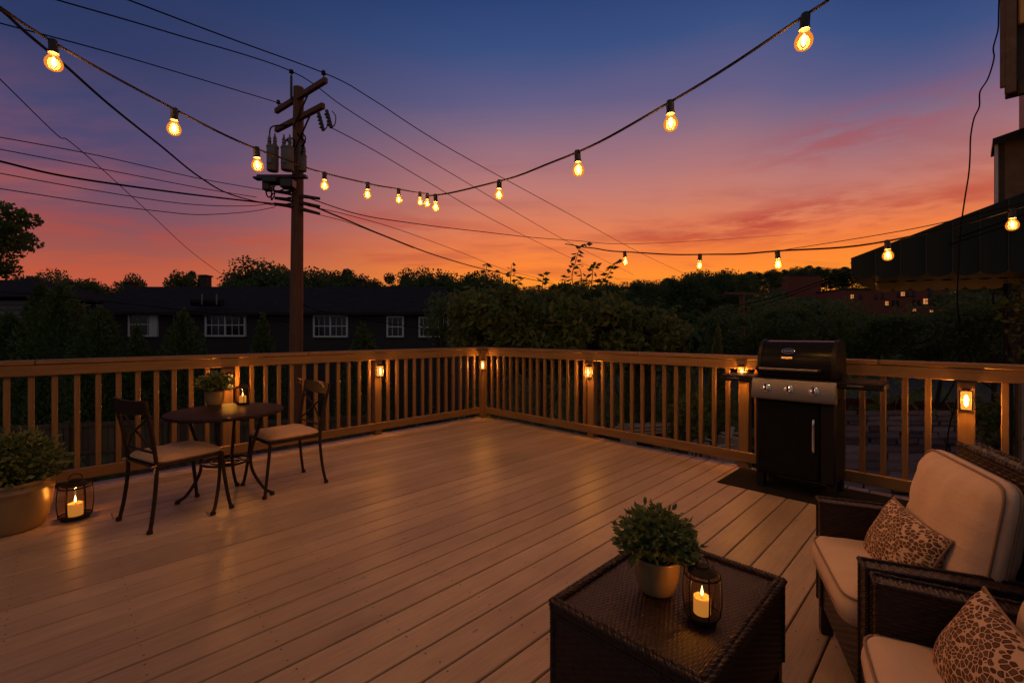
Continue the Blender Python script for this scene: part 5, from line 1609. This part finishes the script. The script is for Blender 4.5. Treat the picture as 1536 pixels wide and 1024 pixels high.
# bushy young trees behind the corner, with leafy shoots against the sky
def bush_tree(seed, x, yc, D, radii, n, leaf, label, mat, sprigs):
    c = pt(x, yc, D); hgt = c[2] - GZ
    th = make_tree(seed, hgt + radii[2], radii, hgt, 30, n, leaf, .40, MAT[mat], .07, 'young_tree', 14, -1.0, .55, .5)
    th.location = (float(c[0]), float(c[1]), GZ); tag(th, label, 'tree', 'young leafy trees behind the deck corner')
    o0 = np.array([c[0], c[1], GZ]); rr = np.random.default_rng(seed)
    for pts in sprigs:
        path = smooth_path([pt(a, b_, D) for a, b_ in pts], 6) - o0
        m_ = MB(); m_.tube(path, np.linspace(.012, .004, len(path)), 5)
        C, DD = [], []
        L = np.linalg.norm(np.diff(path, axis=0), axis=1).sum(); nl = max(6, int(L / .055))
        for k in range(nl):
            f = k / (nl - 1); q = path[min(len(path) - 1, int(f * (len(path) - 1)))]
            d = np.array([(-1) ** k * rr.uniform(.5, 1), rr.normal() * .4, rr.uniform(-.35, .35)]); d /= np.linalg.norm(d)
            ll_ = leaf * (1.05 - .35 * f)
            C.append(q + d * ll_ * .55); DD.append(d * 1.4)
        V, Q = leaf_quads(np.array(C), leaf * .95, leaf * .55, rr, 0, np.array(DD)); m_.add(V, Q)
        m_.build('shoot', MAT[mat], th, 0)
    return th


bush_tree(71, 742, 486, 9.8, (.95, .8, .95), 5200, .155, 'young tree with bronze leaves and short shoots left of the tall sprigs', 'leafnear',
          [((728, 440), (727, 420), (730, 400), (727, 397)), ((765, 440), (766, 415), (768, 396)), ((770, 430), (778, 423), (783, 418)), ((745, 440), (750, 425), (742, 408)), ((700, 470), (690, 455), (684, 448))])
bush_tree(72, 872, 496, 9.6, (1.3, .9, .88), 7000, .165, 'young tree with the tallest leafy sprigs reaching into the orange sky', 'leafnear',
          [((862, 440), (858, 415), (864, 390), (870, 372), (880, 366)), ((868, 440), (872, 420), (870, 404), (862, 396)), ((885, 440), (888, 420), (890, 402), (896, 395)), ((896, 432), (910, 415), (918, 402), (926, 391)), ((812, 445), (814, 425), (816, 410)), ((845, 440), (846, 425), (850, 416)), ((880, 440), (900, 425), (905, 418)), ((925, 450), (935, 440), (942, 435))])
bush_tree(73, 965, 503, 9.8, (1.05, .8, .62), 4600, .15, 'young tree with pale yellow tips right of the tall sprigs', 'leafnear', [((985, 465), (990, 452), (992, 446)), ((1000, 470), (1012, 462), (1020, 458)), ((955, 465), (958, 452), (960, 449))])
bush_tree(74, 806, 518, 10.4, (1.1, .8, .62), 4000, .15, 'low leafy young tree filling the gap behind the corner post', 'leafdark', [((790, 455), (794, 440), (790, 432))])
bush_tree(75, 668, 478, 12.5, (.5, .5, .6), 900, .14, 'slim young tree in front of the right end of the dark house', 'leafdark', [((650, 455), (655, 445), (652, 440))])
# foliage at the right edge and below the awning
for sd, x, y, D, rd, n, mt, label in ((81, 1490, 470, 11.5, (1.4, 1.0, 1.1), 5200, 'leafdark', 'dark leafy tree under the awning left of the porch post'), (82, 1548, 480, 5.6, (.16, .3, .55), 500, 'leafnear', 'yellow green vine leaves at the right edge beside the porch post'),
                                      (83, 1395, 500, 13, (1.6, 1.2, .9), 5200, 'leafdark', 'dark leafy tree below the lit apartment windows'), (84, 1240, 500, 14, (2.0, 1.2, 1.0), 6000, 'leafdark', 'dark leafy tree rising right behind the gas grill'), (85, 1130, 498, 15, (1.8, 1.2, 1.0), 6000, 'leafdark', 'dark leafy tree behind the distant pole left of the grill'),
                                      (86, 1500, 640, 6.4, (.45, .4, .55), 1500, 'leafnear', 'leafy bush seen through the railing right of the armchair lamp'), (87, 1035, 620, 8.0, (.28, .3, .5), 900, 'leafnear', 'thin leafy bush seen through the right railing near the boards')):
    c = pt(x, y, D); g_z = max(GZ, c[2] - 4.4) if D > 6 else c[2] - 1.2
    tt = make_tree(sd, c[2] - GZ, rd, c[2] - g_z, 34, n, .13 if D > 8 else .085, .45 if D > 8 else .2, MAT[mt], .08, 'leafy_tree' if D > 8 else 'leafy_bush', 10, -1, .35, .5)
    tt.location = (float(c[0]), float(c[1]), float(g_z)); tag(tt, label, 'tree' if D > 8 else 'bush')
# the far wood between and below the single trees of the hillside
rr = np.random.default_rng(12); n_ = 70000
aa = np.radians(rr.uniform(-3, 53, n_)); dd = 50 + 165 * rr.random(n_) ** 1.2
x_ = np.tan(aa) * dd
lump_ = .55 + .45 * np.sin(x_ * .23 + dd * .11) * np.cos(dd * .19 + x_ * .07)
hz_ = hill(x_, dd) + rr.random(n_) ** .7 * (2.8 + 5.5 * lump_ + np.clip((aa - .65) * 9, 0, 3))
px_ = 768 + F * x_ / dd; py_ = YH - F * (hz_ - HC) / dd
cap_y = np.interp(px_, [760, 900, 1000, 1100, 1200, 1300, 1560], [434, 424, 420, 412, 404, 410, 420])
ok = (py_ > cap_y) & ~((px_ > 1262) & (px_ < 1430) & (dd < 152) & (py_ < 474)) & ~((px_ > 1178) & (px_ < 1236) & (dd < 192) & (py_ < 446)) & ~((px_ > 1082) & (px_ < 1124) & (dd < 202) & (py_ < 440))
V, Q = leaf_quads(np.stack([x_, dd, hz_], 1)[ok], 1.25, .8, rr, .3)
o = MB().add(V, Q).build('far_wood', MAT['leaffar'], None, 0); tag(o, 'dense far wood covering the hillside on the right', 'wood', kind='stuff')
rr = np.random.default_rng(31)
c_ = gp(738, 627, 0.0); C = rr.normal(size=(18, 3)) * (.07, .05, .012); C[:, 2] = np.abs(C[:, 2]) + .012
V, Q = leaf_quads(C, .055, .026, rr, .1)
m_ = MB().add(V, Q); m_.tube(smooth_path([(-.09, 0, .01), (0, .02, .03), (.1, -.02, .012)], 4), .003, 5)
o = m_.build('dry_sprig', MAT['leafnear'], None, 0); o.location = tuple(float(v) for v in c_)
tag(o, 'small dry sprig lying on the deck at the corner post', 'sprig')
# dark undergrowth closes the yard between the trees
rr = np.random.default_rng(5); n_ = 26000
aa = np.radians(rr.uniform(-56, 58, n_)); dd = rr.uniform(10, 34, n_)
hh = GZ + (rr.random(n_) ** 2.2) * np.interp(np.degrees(aa), [-50, -8, 0, 50], [1.2, 1.6, 3.2, 3.4]) * (0.6 + .4 * np.sin(dd * .9 + aa * 17))
keep = ~((np.degrees(aa) > -48) & (np.degrees(aa) < -6) & (dd > 19))
keep &= ~((np.degrees(aa) > 28) & (dd < 14)); keep &= ~((np.degrees(aa) < -12) & (dd < 16))
C = np.stack([dd * np.sin(aa), dd * np.cos(aa), hh], 1)[keep]
V, Q = leaf_quads(C, .34, .17, rr, .3)
o = MB().add(V, Q).build('undergrowth', MAT['leafdark'], None, 0); tag(o, 'dense dark undergrowth filling the yards below the deck', 'undergrowth', kind='stuff')
